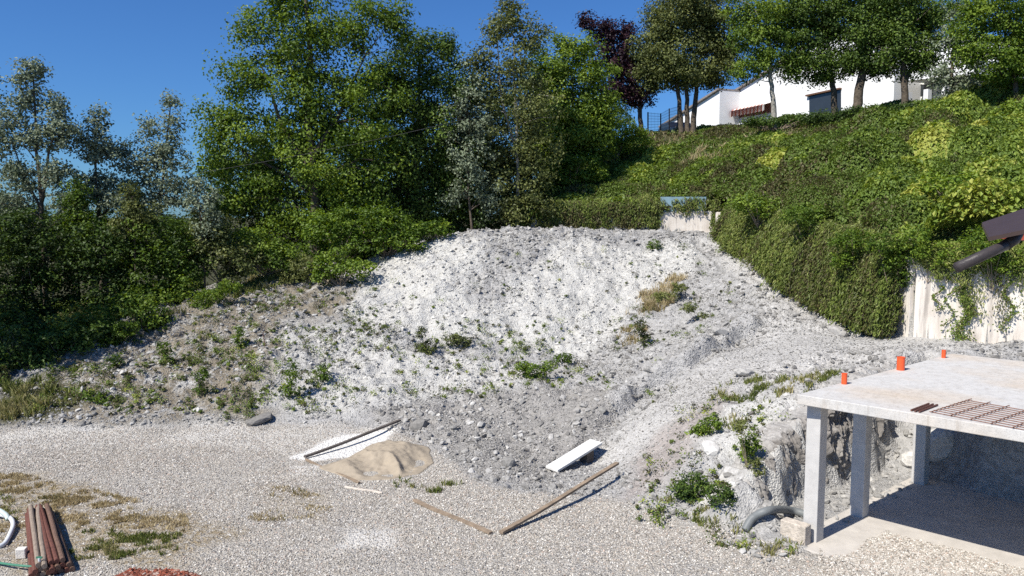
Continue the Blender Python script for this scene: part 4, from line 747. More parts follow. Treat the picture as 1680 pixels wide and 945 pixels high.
# ------------------------------------------------------------------ ivy sheets hanging over the walls
def curtain(A, B, zt, zb, n_str, seed, out=(.3, .9), leaf=.1, dens=.045, t0=.4, bottomnoise=.5, gap=None, back=2.0, per=13, skip=None):
    """locks of strands that start on the slope behind the wall top, bulge over it and hang down"""
    g = np.random.default_rng(seed); A = np.array([*A, 0.]); B = np.array([*B, 0.]); d = (B - A); Lw = np.linalg.norm(d); dn = d / Lw; nn = np.array([dn[1], -dn[0], 0.])
    if nn @ np.array([A[0], A[1], 0]) > 0: nn = -nn
    PP = []; DD = []; TT = []; nl = n_str // per; S0 = g.random(nl); BK = g.uniform(.2, back, nl)
    bx = A + d * S0[:, None] - nn * BK[:, None]; hb_ = H(bx[:, 0], bx[:, 1], False); bulge = fbm(S0 * Lw * .45, S0 * 0 + seed * 1.3)
    for li in range(nl):
        s0 = S0[li]; bk = BK[li]; isg = gap is not None and g.random() < gap(s0); ovl = out[0] + (out[1] - out[0]) * np.clip(.5 + .45 * bulge[li] + g.normal(0, .22), 0, 1.25); dr = g.normal(0, .22); fall = g.random() ** 2; tl = g.normal(0, .2); wid = g.uniform(.05, .16)
        for k in range(per):
            s = np.clip(s0 + g.normal(0, wid / Lw), 0, 1); b0 = A + d * s; zt_ = zt(s) if callable(zt) else zt; zb_ = zb(s) if callable(zb) else zb
            if isg: zb_ = zt_ - .05 - .35 * fall * (zt_ - zb_)
            else: zb_ = zb_ + bottomnoise * (fall * .8 + g.random() * .2) * (zt_ - zb_)
            if isg and skip is not None and skip(s): continue
            ov = ovl * g.uniform(.75, 1.1); drift = dr + g.normal(0, .06); start = g.random() * .6
            hh_ = zt_ - zb_; topn = .12 + .3 * max(0, bulge[li] + .3 + g.normal(0, .2)); pts = np.array([b0 - nn * bk + Zv * (hb_[li] + .35 * g.uniform(.4, 1.1)), b0 + Zv * (zt_ + topn), b0 + nn * (ov * .38 + .04) + Zv * (zt_ - .22 * hh_ + .05), b0 + nn * ov * .72 + dn * drift * .5 + Zv * (zt_ - .55 * hh_), b0 + nn * ov * g.uniform(.85, 1.1) + dn * drift + Zv * zb_])
            seg = np.linalg.norm(np.diff(pts, axis=0), axis=1); cum = np.concatenate([[0], np.cumsum(seg)]); m = max(4, int(cum[-1] / dens * .75)); q = g.random(m) * cum[-1]
            P = np.stack([np.interp(q, cum, pts[:, j]) for j in range(3)], 1); j = np.clip(np.searchsorted(cum, q) - 1, 0, 3); D = unit((pts[1:] - pts[:-1])[j])
            P = P + nn * (.09 * np.abs(noise(q * 1.7, q * 0 + li * .37)))[:, None]; PP.append(P + g.normal(size=P.shape) * .06); DD.append(D); TT.append(t0 + tl + g.normal(0, .09, m) + .3 * bulge[li] + .12 * (q < seg[0] + .4))
    P = np.concatenate(PP); D = np.concatenate(DD); t = np.concatenate(TT); Nn = unit(nn * .8 + Zv * .5 + g.normal(size=P.shape) * .6)
    return leaves(P, Nn, leaf * g.uniform(.6, 1.5, len(P)), g, .32, droop=D * .95 + nn * .3, tint=t)
def gz_(A, B, add=0.):
    A = np.array(A); B = np.array(B); ss = np.linspace(0, 1, 30); Q = A + (B - A) * ss[:, None]; zz = H(Q[:, 0] - .3, Q[:, 1] - .3, False)
    return lambda s: float(np.interp(s, ss, zz)) + add
V, F, t = curtain((9.9, 35.6), (11.3, 22.3), lambda s: 6.3 - 1.35 * s, gz_((9.9, 35.6), (11.3, 22.3), -.02), 10500, 5, out=(.15, 1.1), bottomnoise=.3, t0=.52, dens=.048, leaf=.125, back=5.0)
tag(mk('ivy', V, F, LM['ivy'], None, dict(tint=t)), 'thick hanging ivy sheet that hides the side wall beside the ramp', 'ivy', 'hanging ivy')
def gapf(s):
    px = 870 + s * 300
    return 1. if 1080 < px < 1166 else (.6 if 985 < px < 1085 else .8 if px < 945 else .2)
V, F, t = curtain(W_[0], (9.7, 36.95), lambda s: 6.3 + .25 * s, gz_(W_[0], (9.6, 37), .0), 4200, 6, out=(.04, .22), bottomnoise=.45, gap=gapf, skip=lambda s: 1076 + 14 * np.sin(s * 900) < 870 + s * 300 < 1166 and g.random() < .93 or 870 + s * 300 < 945 and g.random() < .5, t0=.5, dens=.05, leaf=.14, back=3.4)
tag(mk('ivy', V, F, LM['ivy'], None, dict(tint=t)), 'trailing ivy hanging over the low white wall behind the mound', 'ivy', 'hanging ivy')
V, F, t = curtain((11.5, 21.9), (14.9, 19.9), 4.85, 3.0, 1500, 7, out=(.08, .4), bottomnoise=.9, gap=lambda s: .93, t0=.75, dens=.045, leaf=.075)
tag(mk('ivy', V, F, LM['ivy'], None, dict(tint=t)), 'ragged fringe of creeper over the top of the exposed white wall', 'ivy', 'hanging ivy')
# creeper climbing the exposed wall
wd = np.array([W_[4][0] - 11.4, W_[4][1] - 21.95, 0]); wd /= np.linalg.norm(wd); wn = np.array([wd[1], -wd[0], 0]); wn = wn if wn[1] < 0 else -wn
def creeper(px, y0, y1, width, n, label, seed):
    g = np.random.default_rng(seed); P0 = np.array([11.4, 21.95, 0]) + wn * .12
    rr = ray(px, (y0 + y1) / 2); tt = ((P0[0] * wn[0] + P0[1] * wn[1])) / (rr[0] * wn[0] + rr[1] * wn[1]); c = rr * tt + np.array([0, 0, CH]); s = c[1] / CF; h = (y1 - y0) * s
    m = n; u = g.random(m); wob = .12 * np.sin(u * 9 + seed); wdt = width * s * (.35 + .9 * (1 - u)) * (.4 + np.abs(noise(u * 7, u * 0 + seed)))
    P = c + wd * (wob + g.normal(0, 1, m) * wdt * .5)[:, None] + Zv * ((u - .5) * h)[:, None] + wn * g.uniform(0, .14, m)[:, None]
    V, F, t = leaves(P, unit(wn + g.normal(size=(m, 3)) * .5), .06 * g.uniform(.6, 1.5, m), g, .6, tint=g.normal(.5, .22, m)); root = thing('creeper', label, 'creeper', (c[0], c[1], c[2] - h / 2), 'creepers on the white wall')
    mk('foliage', V, F, LM['hill'], root, dict(tint=t)); mb = MB(); mb.tube([c + wn * .02 + wd * (.12 * math.sin(q * 9 + seed)) + Zv * (q - .5) * h for q in np.linspace(0, 1, 14)], .010, 5); mb.build('stem', M_twig, root)
creeper(1583, 465, 560, 26, 900, 'bushy creeper reaching the ground in the middle of the white wall', 3)
creeper(1655, 460, 545, 10, 260, 'thin creeper strand on the white wall near the frame edge', 4)
creeper(1558, 470, 535, 6, 110, 'sparse hanging strand just left of the bushy creeper', 5)
creeper(1538, 468, 510, 9, 120, 'short leafy tuft hanging on the white wall left of the strands', 6)

# ------------------------------------------------------------------ grass and weeds
def blades(P, h, g, lean=.35, wdt=.008):
    n = len(P); a = g.uniform(0, 6.283, n); d = np.stack([np.cos(a), np.sin(a), np.zeros(n)], 1); l = g.normal(size=(n, 3)) * lean; l[:, 2] = 0; wv = (wdt * g.uniform(.6, 1.5, n))[:, None]
    top = P + (np.array([0, 0, 1]) + l) * h[:, None]; mid = P + (np.array([0, 0, .6]) + l * .4) * h[:, None]
    V = np.stack([P - d * wv, P + d * wv, mid + d * wv * .8, top, mid - d * wv * .8], 1); F = np.arange(n * 5).reshape(n, 5); return V.reshape(-1, 3), F
def grass(name, label, polys, n, h, stops, seed, wdt=.009, clumpy=1.2):
    g = np.random.default_rng(seed); PP = []
    for L, wt in polys:
        Q = np.array(gp(L)); m = int(n * wt); x = g.uniform(Q[:, 0].min() - .3, Q[:, 0].max() + .3, m * 4); y = g.uniform(Q[:, 1].min() - .3, Q[:, 1].max() + .3, m * 4)
        k = (sdist(x, y, Q) + .45 * fbm(x * 1.2, y * 1.2, s=seed)) > 0; x, y = x[k], y[k]; k = g.random(len(x)) < sm((.6 * fbm(x * 1.3, y * 2.2, s=seed + 3) + .8 * fbm(x * 5, y * 5, s=seed + 4)) * clumpy, -.1, .5) ; PP.append(np.stack([x[k], y[k]], 1)[:m])
    Q = np.concatenate(PP); P = np.stack([Q[:, 0], Q[:, 1], H(Q[:, 0], Q[:, 1]) - .01], 1); hh = h * g.uniform(.4, 1.3, len(P)); V, F = blades(P, hh, g, wdt=wdt)
    o = mk(name, V, F, leafmat(name + '_blade', stops, .2), None, dict(tint=np.repeat(np.clip(.5 + .5 * fbm(Q[:, 0] * 1.5, Q[:, 1] * 1.5, s=seed + 9) + g.normal(0, .15, len(P)), 0, 1), 5))); tag(o, label, 'grass', kind='stuff')
STRAW = [(0, (.14, .14, .05)), (.3, (.30, .24, .12)), (.65, (.46, .38, .22)), (1, (.58, .50, .34))]
GRN = [(0, (.06, .085, .02)), (.4, (.14, .17, .04)), (.7, (.28, .26, .11)), (1, (.42, .37, .2))]
grass('dry_grass', 'dry yellow grass patches in the gravel at lower left', [([(-20,778),(70,785),(140,805),(230,835),(200,860),(60,880),(-20,870)], 1.), ([(130,800),(270,835),(300,870),(150,860)], .35), ([(440,800),(530,800),(545,850),(420,850)], .05)], 26000, .07, STRAW, 401)
grass('grass', 'green and straw grass tufts beside the stacked poles', [([(115,870),(185,868),(200,915),(140,925),(118,905)], .5), ([(210,885),(285,880),(280,915),(215,912)], .25), ([(-20,800),(60,830),(20,860),(-20,850)], .3)], 9000, .085, GRN, 402)
grass('grass', 'grass tufts along the brow of the ramp above the rock face', [([(1165,640),(1240,622),(1260,650),(1190,662)], .4), ([(1250,640),(1340,620),(1375,622),(1310,650),(1260,655)], .5), ([(1190,650),(1215,645),(1220,690),(1195,690)], .2)], 5200, .15, GRN, 403, .012, .8)
grass('grass', 'grass growing at the foot of the pit bank', [([(1060,815),(1130,835),(1215,870),(1260,905),(1190,890),(1100,850)], .6), ([(650,785),(760,795),(740,806),(660,800)], .3), ([(1150,880),(1330,900),(1300,925),(1160,900)], .25)], 7000, .12, GRN, 404, .01, .9)
grass('grass', 'yellow green grass on the bank below the shaded thicket', [([(0,640),(70,630),(130,650),(110,680),(0,690)], .5), ([(360,475),(450,455),(500,445),(440,480),(370,490)], .4), ([(200,560),(260,540),(330,505),(260,530),(180,590)], .3)], 14000, .3, GRN, 405, .014, .8)
grass('grass', 'pale dry grass on the right flank of the mound', [([(1020,500),(1100,460),(1130,455),(1100,500),(1030,530)], .6), ([(1010,540),(1060,530),(1060,570),(1020,570)], .4)], 11000, .26, STRAW, 406, .010, .75)
grass('dry_grass', 'pale dry grass on the slope below the hilltop fence', [([(1055,228),(1135,214),(1150,232),(1070,262)], 1.)], 8000, .3, STRAW, 407, .02, 2)
grass('dry_grass', 'dry straw coloured stalks sticking out of the creeper on the hillside', [([(1225,225),(1300,215),(1330,245),(1240,262)], .5), ([(1290,300),(1380,290),(1360,330),(1300,330)], .35), ([(1440,370),(1520,350),(1540,395),(1450,410)], .5), ([(1560,330),(1640,340),(1620,420),(1570,400)], .5), ([(1150,240),(1220,235),(1200,275),(1120,280)], .5)], 4200, .5, STRAW, 408, .012, 1.)
# many tiny weeds
g = np.random.default_rng(55); Wd = []
for (x0, x1, y0, y1, m) in [(80,640,540,680,420),(620,900,530,600,150),(640,1010,600,660,170),(600,1150,400,560,130),(1000,1200,450,600,120),(1060,1290,640,810,190),(1040,1300,800,930,130),(40,420,550,690,760),(230,620,460,550,600),(300,600,560,640,260),(820,930,560,620,60)]:
    for i in range(m): Wd.append((g.uniform(x0, x1), g.uniform(y0, y1)))
yy_ = np.array(Wd); C_ = []
for px, py in Wd:
    C_.append(hit(px, py))
C_ = np.array(C_); k = (sdist(C_[:, 0], C_[:, 1], PIT) < -.4) & (sdist(C_[:, 0], C_[:, 1], GRAV) < .6); C_ = C_[k]; C_[:, 2] = H(C_[:, 0], C_[:, 1]) + .05
k = g.random(len(C_)) < sm(fbm(C_[:, 0] * .9, C_[:, 1] * .9, s=77), -.35, .1); C_ = C_[k]; rad = .05 + .22 * g.random(len(C_)) ** 2.2; C_[:, 2] += rad * .4; V, F, t = clump_leaves(C_, rad, 34, .055, g, up=.7, tint0=.38, squash=.7, tv=.25); V[:, 2] += 0
tag(mk('weeds', V, F, LM['hill'], None, dict(tint=t)), 'tiny scattered weeds over the mound and banks', 'weeds', kind='stuff')

# ------------------------------------------------------------------ hilltop: house, fence, car
M_hw = simple('white_render', (.80, .80, .79), .9, .03, 1.5, .05, 60); M_rt = simple('roof_tile', (.23, .20, .18), .9, .3, 5, .4, 10); M_glass = simple('window_dark', (.03, .035, .04), .12, .1, 2, 0, spec=.6); M_brown = simple('brown_trim', (.14, .075, .045), .7, .2, 8, .1, 40)
FD = np.array([-.42, 1., 0]); FD /= np.linalg.norm(FD); FN = np.array([-FD[1], FD[0], 0]);   # facade direction (far left), outward normal
PM = at_y(1334, 200, 62.); PM[2] = 0
def onf(px, py, off=0.):
    o_ = PM + FN * off; r_ = ray(px, py); t = (o_ @ FN) / (r_ @ FN); return r_ * t + np.array([0, 0, CH])
house = thing('house', 'large white rendered house on the hilltop behind the oaks', 'house', (PM[0], PM[1], 12.))
def prism_px(pts, off, depth, name, m, parent, zmin=None):
    P = [onf(px, py, off) for px, py in pts]
    if zmin is not None:
        P = [np.array([p[0], p[1], zmin]) if py > 9000 else p for p, (px, py) in zip(P, pts)]
    return MB().prism(P, -FN * depth).build(name, m, parent)
def facade(top, off, depth, name, m=M_hw):
    P = [onf(px, py, off) for px, py in top]; base = [np.array([P[-1][0], P[-1][1], 11.2]), np.array([P[0][0], P[0][1], 11.2])]
    return MB().prism(P + base, -FN * depth).build(name, m, house), P
_, PA = facade([(1087,208),(1181,148)], 2.2, 7, 'side_wing')
_, PB = facade([(1196,158),(1375,48),(1469,92)], 0., 12, 'gable_wall')
_, PC = facade([(1440,66),(1633,66)], -2.6, 9, 'right_wing')
for P, nm, dpt in ((PA, 'roof', 7), (PB[:2], 'roof', 12), (PB[1:], 'roof', 12), (PC, 'roof', 9)):
    a, b = P; d = unit(b - a); upn = np.cross(d, FN); upn = upn if upn[2] > 0 else -upn; a2 = a - d * .35 + FN * .25 + upn * .01; b2 = b + d * .02 + FN * .25 + upn * .01
    MB().prism([a2, b2, b2 + upn * .16, a2 + upn * .16], -FN * (dpt + .5)).build(nm, M_rt, house)
def patch(pts, off, thick, name, m, parent=house): P = [onf(px, py, off) for px, py in pts]; return MB().prism(P, FN * thick).build(name, m, parent)
# dark recessed doorway with white reveal
dr = patch([(1328,190),(1328,157),(1380,146),(1380,186)], .004, .03, 'doorway', M_glass)
patch([(1325,158.5),(1381,146.5),(1381,144),(1325,156)], .0, .25, 'lintel', M_brown)
# terrace with awning
patch([(1200,196),(1200,181),(1268,167),(1268,184)], .0, .05, 'terrace_window', simple('brown_recess', (.22, .10, .07), .8, .2, 3, .1))
aw = MB(); aw2 = MB(); ns = 22
for i in range(ns):
    pa = 1201 + 67 * i / ns; pb = 1201 + 67 * (i + 1) / ns
    f1 = lambda p: 181 - (p - 1200) * .206
    A0 = onf(pa, f1(pa), .05); B0 = onf(pb, f1(pb), .05); A1 = A0 + FN * .7 - Zv * .12; B1 = B0 + FN * 1.1 - Zv * .3; A2 = A1 - Zv * .55; B2 = B1 - Zv * .55
    (aw if i % 2 else aw2).add([A0, B0, B1, A1, A2, B2], [(0, 1, 2, 3), (3, 2, 5, 4)])
awn = aw.build('awning', simple('awning_cream', (.75, .70, .65), .8, .05), house); aw2.build('stripe', simple('awning_red', (.40, .13, .09), .8, .1), awn)
# porch and windows of the right wing
for px in (1490, 1522, 1552): 
    P = onf(px, 150, -.3); MB().box(np.array([P[0], P[1], 12.9]), FD * .35, FN * .35, Zv * 3.2).build('porch_column', M_hw, house)
Pq0, Pq1 = onf(1478, 133, .0), onf(1600, 122, .0); MB().prism([Pq0, Pq1, Pq1 + Zv * .9, Pq0 + Zv * .9], -FN * 2.7).build('porch_canopy', M_hw, house)
for i, (a, b, y0, y1) in enumerate([(1487,1499,136,160),(1506,1530,140,158),(1560,1572,95,115),(1600,1612,92,112),(1578,1592,145,162)]):
    wn_ = patch([(a,y1),(b,y1-2),(b,y0-2),(a,y0)], -2.6, .04, 'window', M_glass); 
    patch([(a-1,y0),(b+1,y0-2.4),(b+1,y0-4),(a-1,y0-1.6)], -2.6, .09, 'lintel', M_conc, wn_)
nb = at_y(1650, 165, 50); MB().prism([nb + np.array([-2, 0, -2]), nb + np.array([3, 0, -2]), nb + np.array([3, 0, .35]), nb + np.array([0.5, 0, .95]), nb + np.array([-2, 0, .35])], (0, 5, 0)).build('outbuilding', simple('brown_brick', (.25, .13, .08), .9, .3, 6), None, origin=nb)
tag(bpy.data.objects['outbuilding'], 'low brown roofed outbuilding right of the white house', 'building')
# hilltop fence
fence = thing('wire_fence', 'wire mesh fence on dark posts at the left end of the hilltop', 'fence', at_y(1080, 220, 51)); M_fm = simple('dark_metal', (.03, .03, .035), .5, .2, 10, 0, metal=.6)
fp = []
for px, top, bot, Y in ((1063,184,222,50),(1084,186,218,52),(1098,178,216,54),(1112,174,214,52),(1115,180,212,56)):
    a = at_y(px, bot + 6, Y); b = at_y(px, top, Y); fp.append((a, b)); MB().tube([a, b], .045, 6).build('post', M_fm, fence)
wr_ = MB()
for (a, b), (c, d) in zip(fp[:-1], fp[1:]):
    for q in np.linspace(.1, .97, 9): wr_.tube([a + (b - a) * q, c + (d - c) * q], .008, 4, cap=False)
    for q in np.linspace(.05, .95, 9): wr_.tube([a + (c - a) * q + Zv * .1, b + (d - b) * q], .006, 4, cap=False)
wr_.build('wire_mesh', M_fm, fence)
# black car on the hilltop drive
cpos = at_y(1108, 214, 57); cpos[2] = 11.32; cz = cpos[2]; car = thing('parked_car', 'small black car parked beside the white side wing', 'car', cpos); M_car = simple('car_paint', (.015, .016, .02), .25, .1, 2, 0, spec=.6); cd = np.array([.20, -.98, 0]); cn = np.array([.98, .20, 0])
prof = [(-2.1, .3), (-2.1, .72), (-1.95, .9), (-1.3, 1.0), (-.75, 1.42), (.6, 1.45), (1.3, 1.02), (2.0, .85), (2.1, .6), (2.1, .3)]
MB().prism([cpos + cd * a + Zv * b - cn * .85 for a, b in prof], cn * 1.7).build('body', M_car, car, bevel=.06)
MB().prism([cpos + cd * a + Zv * b - cn * .862 for a, b in [(-1.1, 1.03), (-.7, 1.36), (.55, 1.38), (1.05, 1.03)]], cn * 1.724).build('windows', M_glass, car)
for a in (-1.3, 1.3):
    for sgn in (-1, 1): MB().tube([cpos + cd * a + Zv * .33 + cn * sgn * .68, cpos + cd * a + Zv * .33 + cn * sgn * .88], .33, 16).build('wheel', simple('tyre', (.02, .02, .02), .9, .1), car)

# ------------------------------------------------------------------ yard clutter
M_wood = simple('timber', (.25, .19, .135), .85, .3, 5, .4, 30); M_woodd = simple('timber_dark', (.10, .085, .075), .85, .3, 5, .4, 30); M_woodp = simple('timber_pale', (.62, .55, .47), .85, .15, 5, .2, 30)
def gpt(px, py, lift=0.): p = hit(px, py); p[2] = float(H(p[0:1], p[1:2])[0]) + lift; return p
def batten(a, b, wd_, th, m, label, la=.02, lb_=.02, name='plank', cat='plank'):
    A = gpt(*a, la + th / 2); B = gpt(*b, lb_ + th / 2); d = B - A; L = np.linalg.norm(d); d /= L; s = np.cross(d, Zv); s /= np.linalg.norm(s); u = np.cross(s, d); mb = MB(); n = 8; v = []; f = []
    for i in range(n + 1):   # slightly bowed
        c = A + d * L * i / n - Zv * .02 * math.sin(math.pi * i / n) * L / 3 + s * .015 * math.sin(2.2 * math.pi * i / n)
        v += [c - s * wd_ / 2 - u * th / 2, c + s * wd_ / 2 - u * th / 2, c + s * wd_ / 2 + u * th / 2, c - s * wd_ / 2 + u * th / 2]
    for i in range(n):
        for k in range(4): f.append((4*i+k, 4*i+(k+1)%4, 4*i+4+(k+1)%4, 4*i+4+k))
    f += [(3, 2, 1, 0), (4*n, 4*n+1, 4*n+2, 4*n+3)]; zmin = min(p[2] for p in v)
    return tag(mb.add(v, f).build(name, m, None, origin=A, bevel=.004), label, cat, 'timber lying on the gravel')
batten((500,754),(656,697), .09, .05, M_woodd, 'long dark batten along the upper edge of the sand pile', .03, .06)
batten((502,757),(590,794), .06, .04, M_wood, 'thin brown batten along the lower left edge of the sand pile', .02, .02)
batten((680,825),(806,878), .10, .04, M_wood, 'short brown plank lying alone on the gravel', .02, .02)
batten((822,881),(1012,786), .10, .05, M_wood, 'longest brown plank propped on the spoil at its upper end', .02, .33)
batten((566,799),(628,812), .05, .03, M_woodp, 'faint pale lath half buried in gravel below the sand pile', 0.0, .0)
bA = gpt(905, 775, .05); bB = gpt(978, 746, .0); bB[2] = max(bB[2] + .14, bA[2] + .38); d = bB - bA; d2_ = np.cross(unit(d), Zv); d2_ = unit(d2_) * .42
MB().prism([bA - d2_ / 2, bA + d2_ / 2, bB + d2_ / 2, bB - d2_ / 2], (0, 0, .06)).build('board', simple('white_board', (.62, .61, .58), .7, .10, 5, .1), None, origin=bA, bevel=.006)
tag(bpy.data.objects['board'], 'wide white board propped on the grey spoil', 'board')
MB().box(bB - unit(d) * .35 - Zv * .17 + np.array([0, 0, 0]), unit(d) * .25, d2_ * .6, Zv * .34).build('support_block', M_woodd, None, origin=bB - Zv * .3); tag(bpy.data.objects['support_block'], 'dark block under the raised end of the white board', 'block')
# iron stake
p = gpt(437, 580); MB().tube([p - Zv * .1, p + Zv * .55 + np.array([-.1, 0, 0])], .014, 6).build('stake', M_rust2, None, origin=p); tag(bpy.data.objects['stake'], 'thin iron stake stuck in the left bank', 'stake')
# sand pile
q = np.array(SANDP); x0, y0 = q.min(0) - .3; x1, y1 = q.max(0) + .3; sx = np.arange(x0, x1, .035); sy = np.arange(y0, y1, .035); SX, SY = np.meshgrid(sx, sy); X_, Y_ = SX.ravel(), SY.ravel()
sd_ = sdist(X_, Y_, q) + .06 * fbm(X_ * 3, Y_ * 3, s=301); rise = np.clip(sd_, 0, 1)
hz_ = .15 * sm(rise, 0, .8) * (.95 + .7 * fbm(X_ * .9, Y_ * .9, s=302)) + sm(rise, .05, .4) * (.13 * (1 - 2 * np.abs(noise(X_ * 2.1 + .9 * Y_, Y_ * .8 - .5 * X_, s=303))) + .05 * fbm(X_ * 3.2, Y_ * 3.2, s=304) + .035 * fbm(X_ * 11, Y_ * 11, s=305))
Z_ = H(X_, Y_) + np.where(sd_ > 0, .012 + hz_, -.12); ii = np.arange(len(X_)).reshape(len(sy), len(sx)); SF = np.stack([ii[:-1, :-1], ii[:-1, 1:], ii[1:, 1:], ii[1:, :-1]], -1).reshape(-1, 4); keep = (sd_[SF] > -.08).any(1)
o = mk('sand_pile', np.stack([X_, Y_, Z_], 1), SF[keep], simple('sand', (.34, .285, .215), .95, .12, 5, .5, 45), None, smooth=True, origin=(q[:, 0].mean(), q[:, 1].mean(), 0)); tag(o, 'low pile of beige building sand dug with furrows', 'sand pile')
# stacked props at lower left
PZ = .0; M_p = [simple('rust_red', (.125, .05, .036), .75, .3, 18, .4, 70), simple('rust_brown', (.14, .085, .062), .8, .3, 18, .4, 70), simple('weathered_wood', (.24, .19, .15), .85, .25, 12, .3, 60)]
tops = [at_z(45 + 5.5 * i, 838 - .3 * i, .12) for i in range(8)]; bots = [at_z(52 + 9.5 * i, 938 - 1.5 * i, .12) for i in range(8)]
lbls = ['outermost left rusty red pole of the stack', 'second pole from the left in the bottom layer, brownish', 'weathered pole in the bottom layer, third from the left', 'rusty pole in the bottom layer, fourth from the left', 'red brown pole in the bottom layer, fifth from the left', 'brown pole in the bottom layer, third from the right', 'rusty pole in the bottom layer, next to the rightmost', 'rightmost rusty pole of the bottom layer beside the shadow']
g = np.random.default_rng(5)
dA = unit(tops[0] - bots[0]); side = unit(bots[7] - bots[0])
nb_, rp_ = 8, .045
def pole(A, B, r, m, label):
    mb = MB(); pts = [A + (B - A) * q + g.normal(size=3) * .004 for q in np.linspace(0, 1, 6)]; mb.tube(pts, r, 10)
    tag(mb.build('pole', m, None, origin=(A + B) / 2, smooth=False), label, 'pole', 'stack of rusty poles')
for i in range(8):
    A = bots[i] * 1.; B = tops[i] * 1.; A[2] = B[2] = rp_ + .005; pole(A, B, rp_, M_p[[0, 1, 2, 0, 0, 1, 0, 1][i]], lbls[i])
for i in range(7):
    A = (bots[i] + bots[i + 1]) / 2 + dA * g.uniform(-.12, .08); B = (tops[i] + tops[i + 1]) / 2 + dA * g.uniform(-.1, .12); A[2] = B[2] = rp_ * 2.75 + .005
    pole(A, B, rp_, M_p[[0, 2, 1, 0, 1, 0, 1][i]], ['left red', 'weathered grey', 'brown third', 'red middle', 'dull brown', 'dark red', 'right end brown'][i] + ' pole in the middle layer of the stack')
for i in range(5):
    A = (bots[i + 1] + bots[i + 2]) / 2 + side * g.uniform(-.03, .03) + dA * g.uniform(-.1, .1); B = (tops[i + 1] + tops[i + 2]) / 2 + side * g.uniform(-.05, .05); A[2] = B[2] = rp_ * 4.55 + .005
    pole(A, B, rp_ * .95, M_p[[2, 2, 0, 0, 1][i]], ['bent weathered pole on top of the stack at the left', 'grey wooden pole on top of the stack', 'rusty red pole crowning the stack', 'red pole on top right of centre', 'brown pole on the top layer at the right'][i])
# hoses
def hose(pts, r, m, label, lift=None, name='hose', ribs=True):
    W = [gpt(px, py, r + (l if l else 0)) for px, py, l in pts]; W = np.array(W); tt = np.linspace(0, len(W) - 1, 60); i0 = np.clip(tt.astype(int), 0, len(W) - 2); f = tt - i0; 
    a = W[np.maximum(i0 - 1, 0)]; b = W[i0]; c = W[i0 + 1]; d = W[np.minimum(i0 + 2, len(W) - 1)]; f = f[:, None]
    P = .5 * ((2 * b) + (-a + c) * f + (2 * a - 5 * b + 4 * c - d) * f ** 2 + (-a + 3 * b - 3 * c + d) * f ** 3)
    if ribs: P2 = np.repeat(P, 1, 0); rs = [r * (1 + .05 * (k % 2)) for k in range(len(P))]
    else: rs = [r] * len(P)
    return tag(MB().tube(list(P), rs, 12).build(name, m, None, origin=W[0], smooth=True), label, 'hose', 'pipes and hoses')
M_hose = simple('grey_hose', (.17, .18, .18), .5, .1, 8, .1, 30); M_wh = simple('white_hose', (.62, .64, .66), .5, .05, 8, .1, 30); M_gr = simple('green_hose', (.06, .20, .13), .4, .1, 8, 0)
hose([(1222,880,.0),(1235,864,.06),(1262,852,.10),(1295,850,.06),(1325,853,.03)], .075, M_hose, 'thick grey corrugated hose curving to the first column')
hose([(-20,905,.02),(5,900,.0),(18,882,.02),(22,868,.05),(14,858,.06),(-10,852,.05)], .04, M_wh, 'white curved pipe at the left edge beside the poles')
hose([(-30,850,.1),(-5,852,.12),(10,858,.1),(14,862,.05)], .045, simple('pale_green_pipe', (.48, .56, .53), .5, .05), 'pale green pipe end above the white curved pipe')
hose([(-20,926,.03),(20,935,.06),(60,940,.07),(68,942,.06)], .02, M_gr, 'thin green garden hose in the lower left corner')
p = at_z(36, 915, 0); MB().box(p + Zv * .09, (.16, .03, 0), (-.03, .13, 0), (0, 0, .18)).build('lime_block', simple('lime', (.72, .68, .62), .9, .1, 8, .5, 30), None, origin=p, bevel=.015); tag(bpy.data.objects['lime_block'], 'small cream block on the ground left of the poles', 'block')
p = at_z(66, 944, 0); vv_ = thing('hose_valve', 'pale tap fitting at the end of the green hose', 'tap', p); MB().tube([p + Zv * .02, p + Zv * .3], .022, 10).build('pipe', M_wh, vv_); MB().box(p + Zv * .31, (.1, 0, 0), (0, .02, 0), (0, 0, .03)).build('handle', M_gr, vv_)
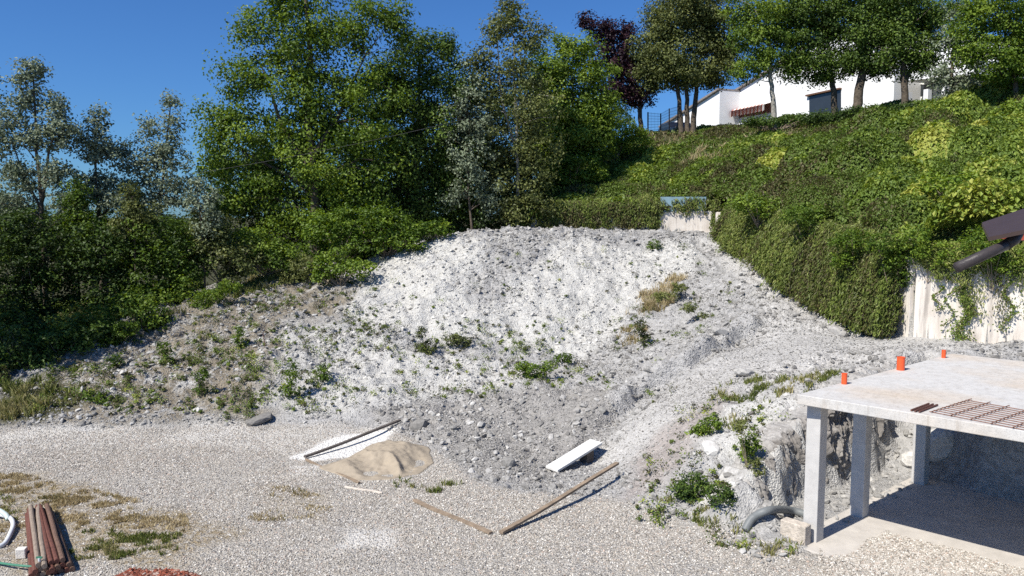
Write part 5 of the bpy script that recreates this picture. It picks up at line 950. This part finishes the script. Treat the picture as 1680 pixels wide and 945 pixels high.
# red brick rubble bottom edge
g = np.random.default_rng(9); q = np.array([at_z(*a)[:2] for a in [(185,950),(215,935),(240,940),(275,936),(325,945),(335,958),(330,975),(170,975)]]); x = g.uniform(q[:,0].min(), q[:,0].max(), 5000); y = g.uniform(q[:,1].min(), q[:,1].max(), 5000); k = sdist(x, y, q) > 0; x, y = x[k], y[k]
sz = .03 + .09 * g.random(len(x)) ** 2; hh = .07 * sm(sdist(x, y, q), 0, .5) * (1 + fbm(x * 3, y * 3)); V_, F_, k_ = stones(np.stack([x, y, hh], 1), sz, g, 'ico', .6); tag(mk('brick_rubble', V_, F_, tintmat('brick_red', [(0, (.13, .045, .03)), (.6, (.30, .085, .05)), (.85, (.36, .20, .15)), (1, (.45, .40, .36))]), attrs=dict(tint=np.repeat(g.random(len(x)), k_))), 'broken red brick rubble at the bottom edge', 'rubble', kind='stuff')

# ------------------------------------------------------------------ own building's eave and drain pipe at the right
M_eave = simple('brown_sheet_metal', (.075, .05, .042), .45, .1, 3, .02, spec=.4, metal=.3)
ev = thing('roof_eave', 'brown metal roof eave corner poking in at the right', 'roof eave', at_y(1680, 370, 6))
A = at_y(1611, 365, 6.2); B = at_y(1622, 389, 5.7); Cc = at_y(1760, 360, 5.7 * .9); D = at_y(1740, 322, 6.2 * .95)
MB().prism([A, B, Cc, D], (0.0, 0, -.03)).build('soffit', M_eave, ev); 
MB().prism([at_y(1666,384,6.3), at_y(1760,360,6.0), at_y(1760,400,6.0), at_y(1668,393,6.3)], (0, .2, 0)).build('fascia', simple('red_paint', (.35, .07, .04), .5, .1), ev)
pp = [at_y(1570,439,5.6), at_y(1630,411,5.65), at_y(1650,402,5.7), at_y(1664,393,5.75), at_y(1670,382,5.8), at_y(1671,365,5.8)]
MB().tube(pp[:3], .038, 16).build('drain_pipe', simple('dark_pipe', (.05, .042, .042), .45, .1), ev, smooth=True); MB().tube(pp[2:], .041, 16).build('pipe_elbow', simple('dark_pipe_elbow', (.045, .038, .04), .4, .1), ev, smooth=True)
# overhead cable across the trees
ca = at_y(300, 288, 30); cb_ = at_y(760, 196, 33); pts = [ca + (cb_ - ca) * q - Zv * .12 * 4 * q * (1 - q) for q in np.linspace(0, 1, 24)]
MB().tube(pts, .006, 5).build('overhead_cable', simple('cable', (.07, .07, .07), .5, .1), None, origin=ca); tag(bpy.data.objects['overhead_cable'], 'thin overhead cable sagging across the big tree', 'cable')
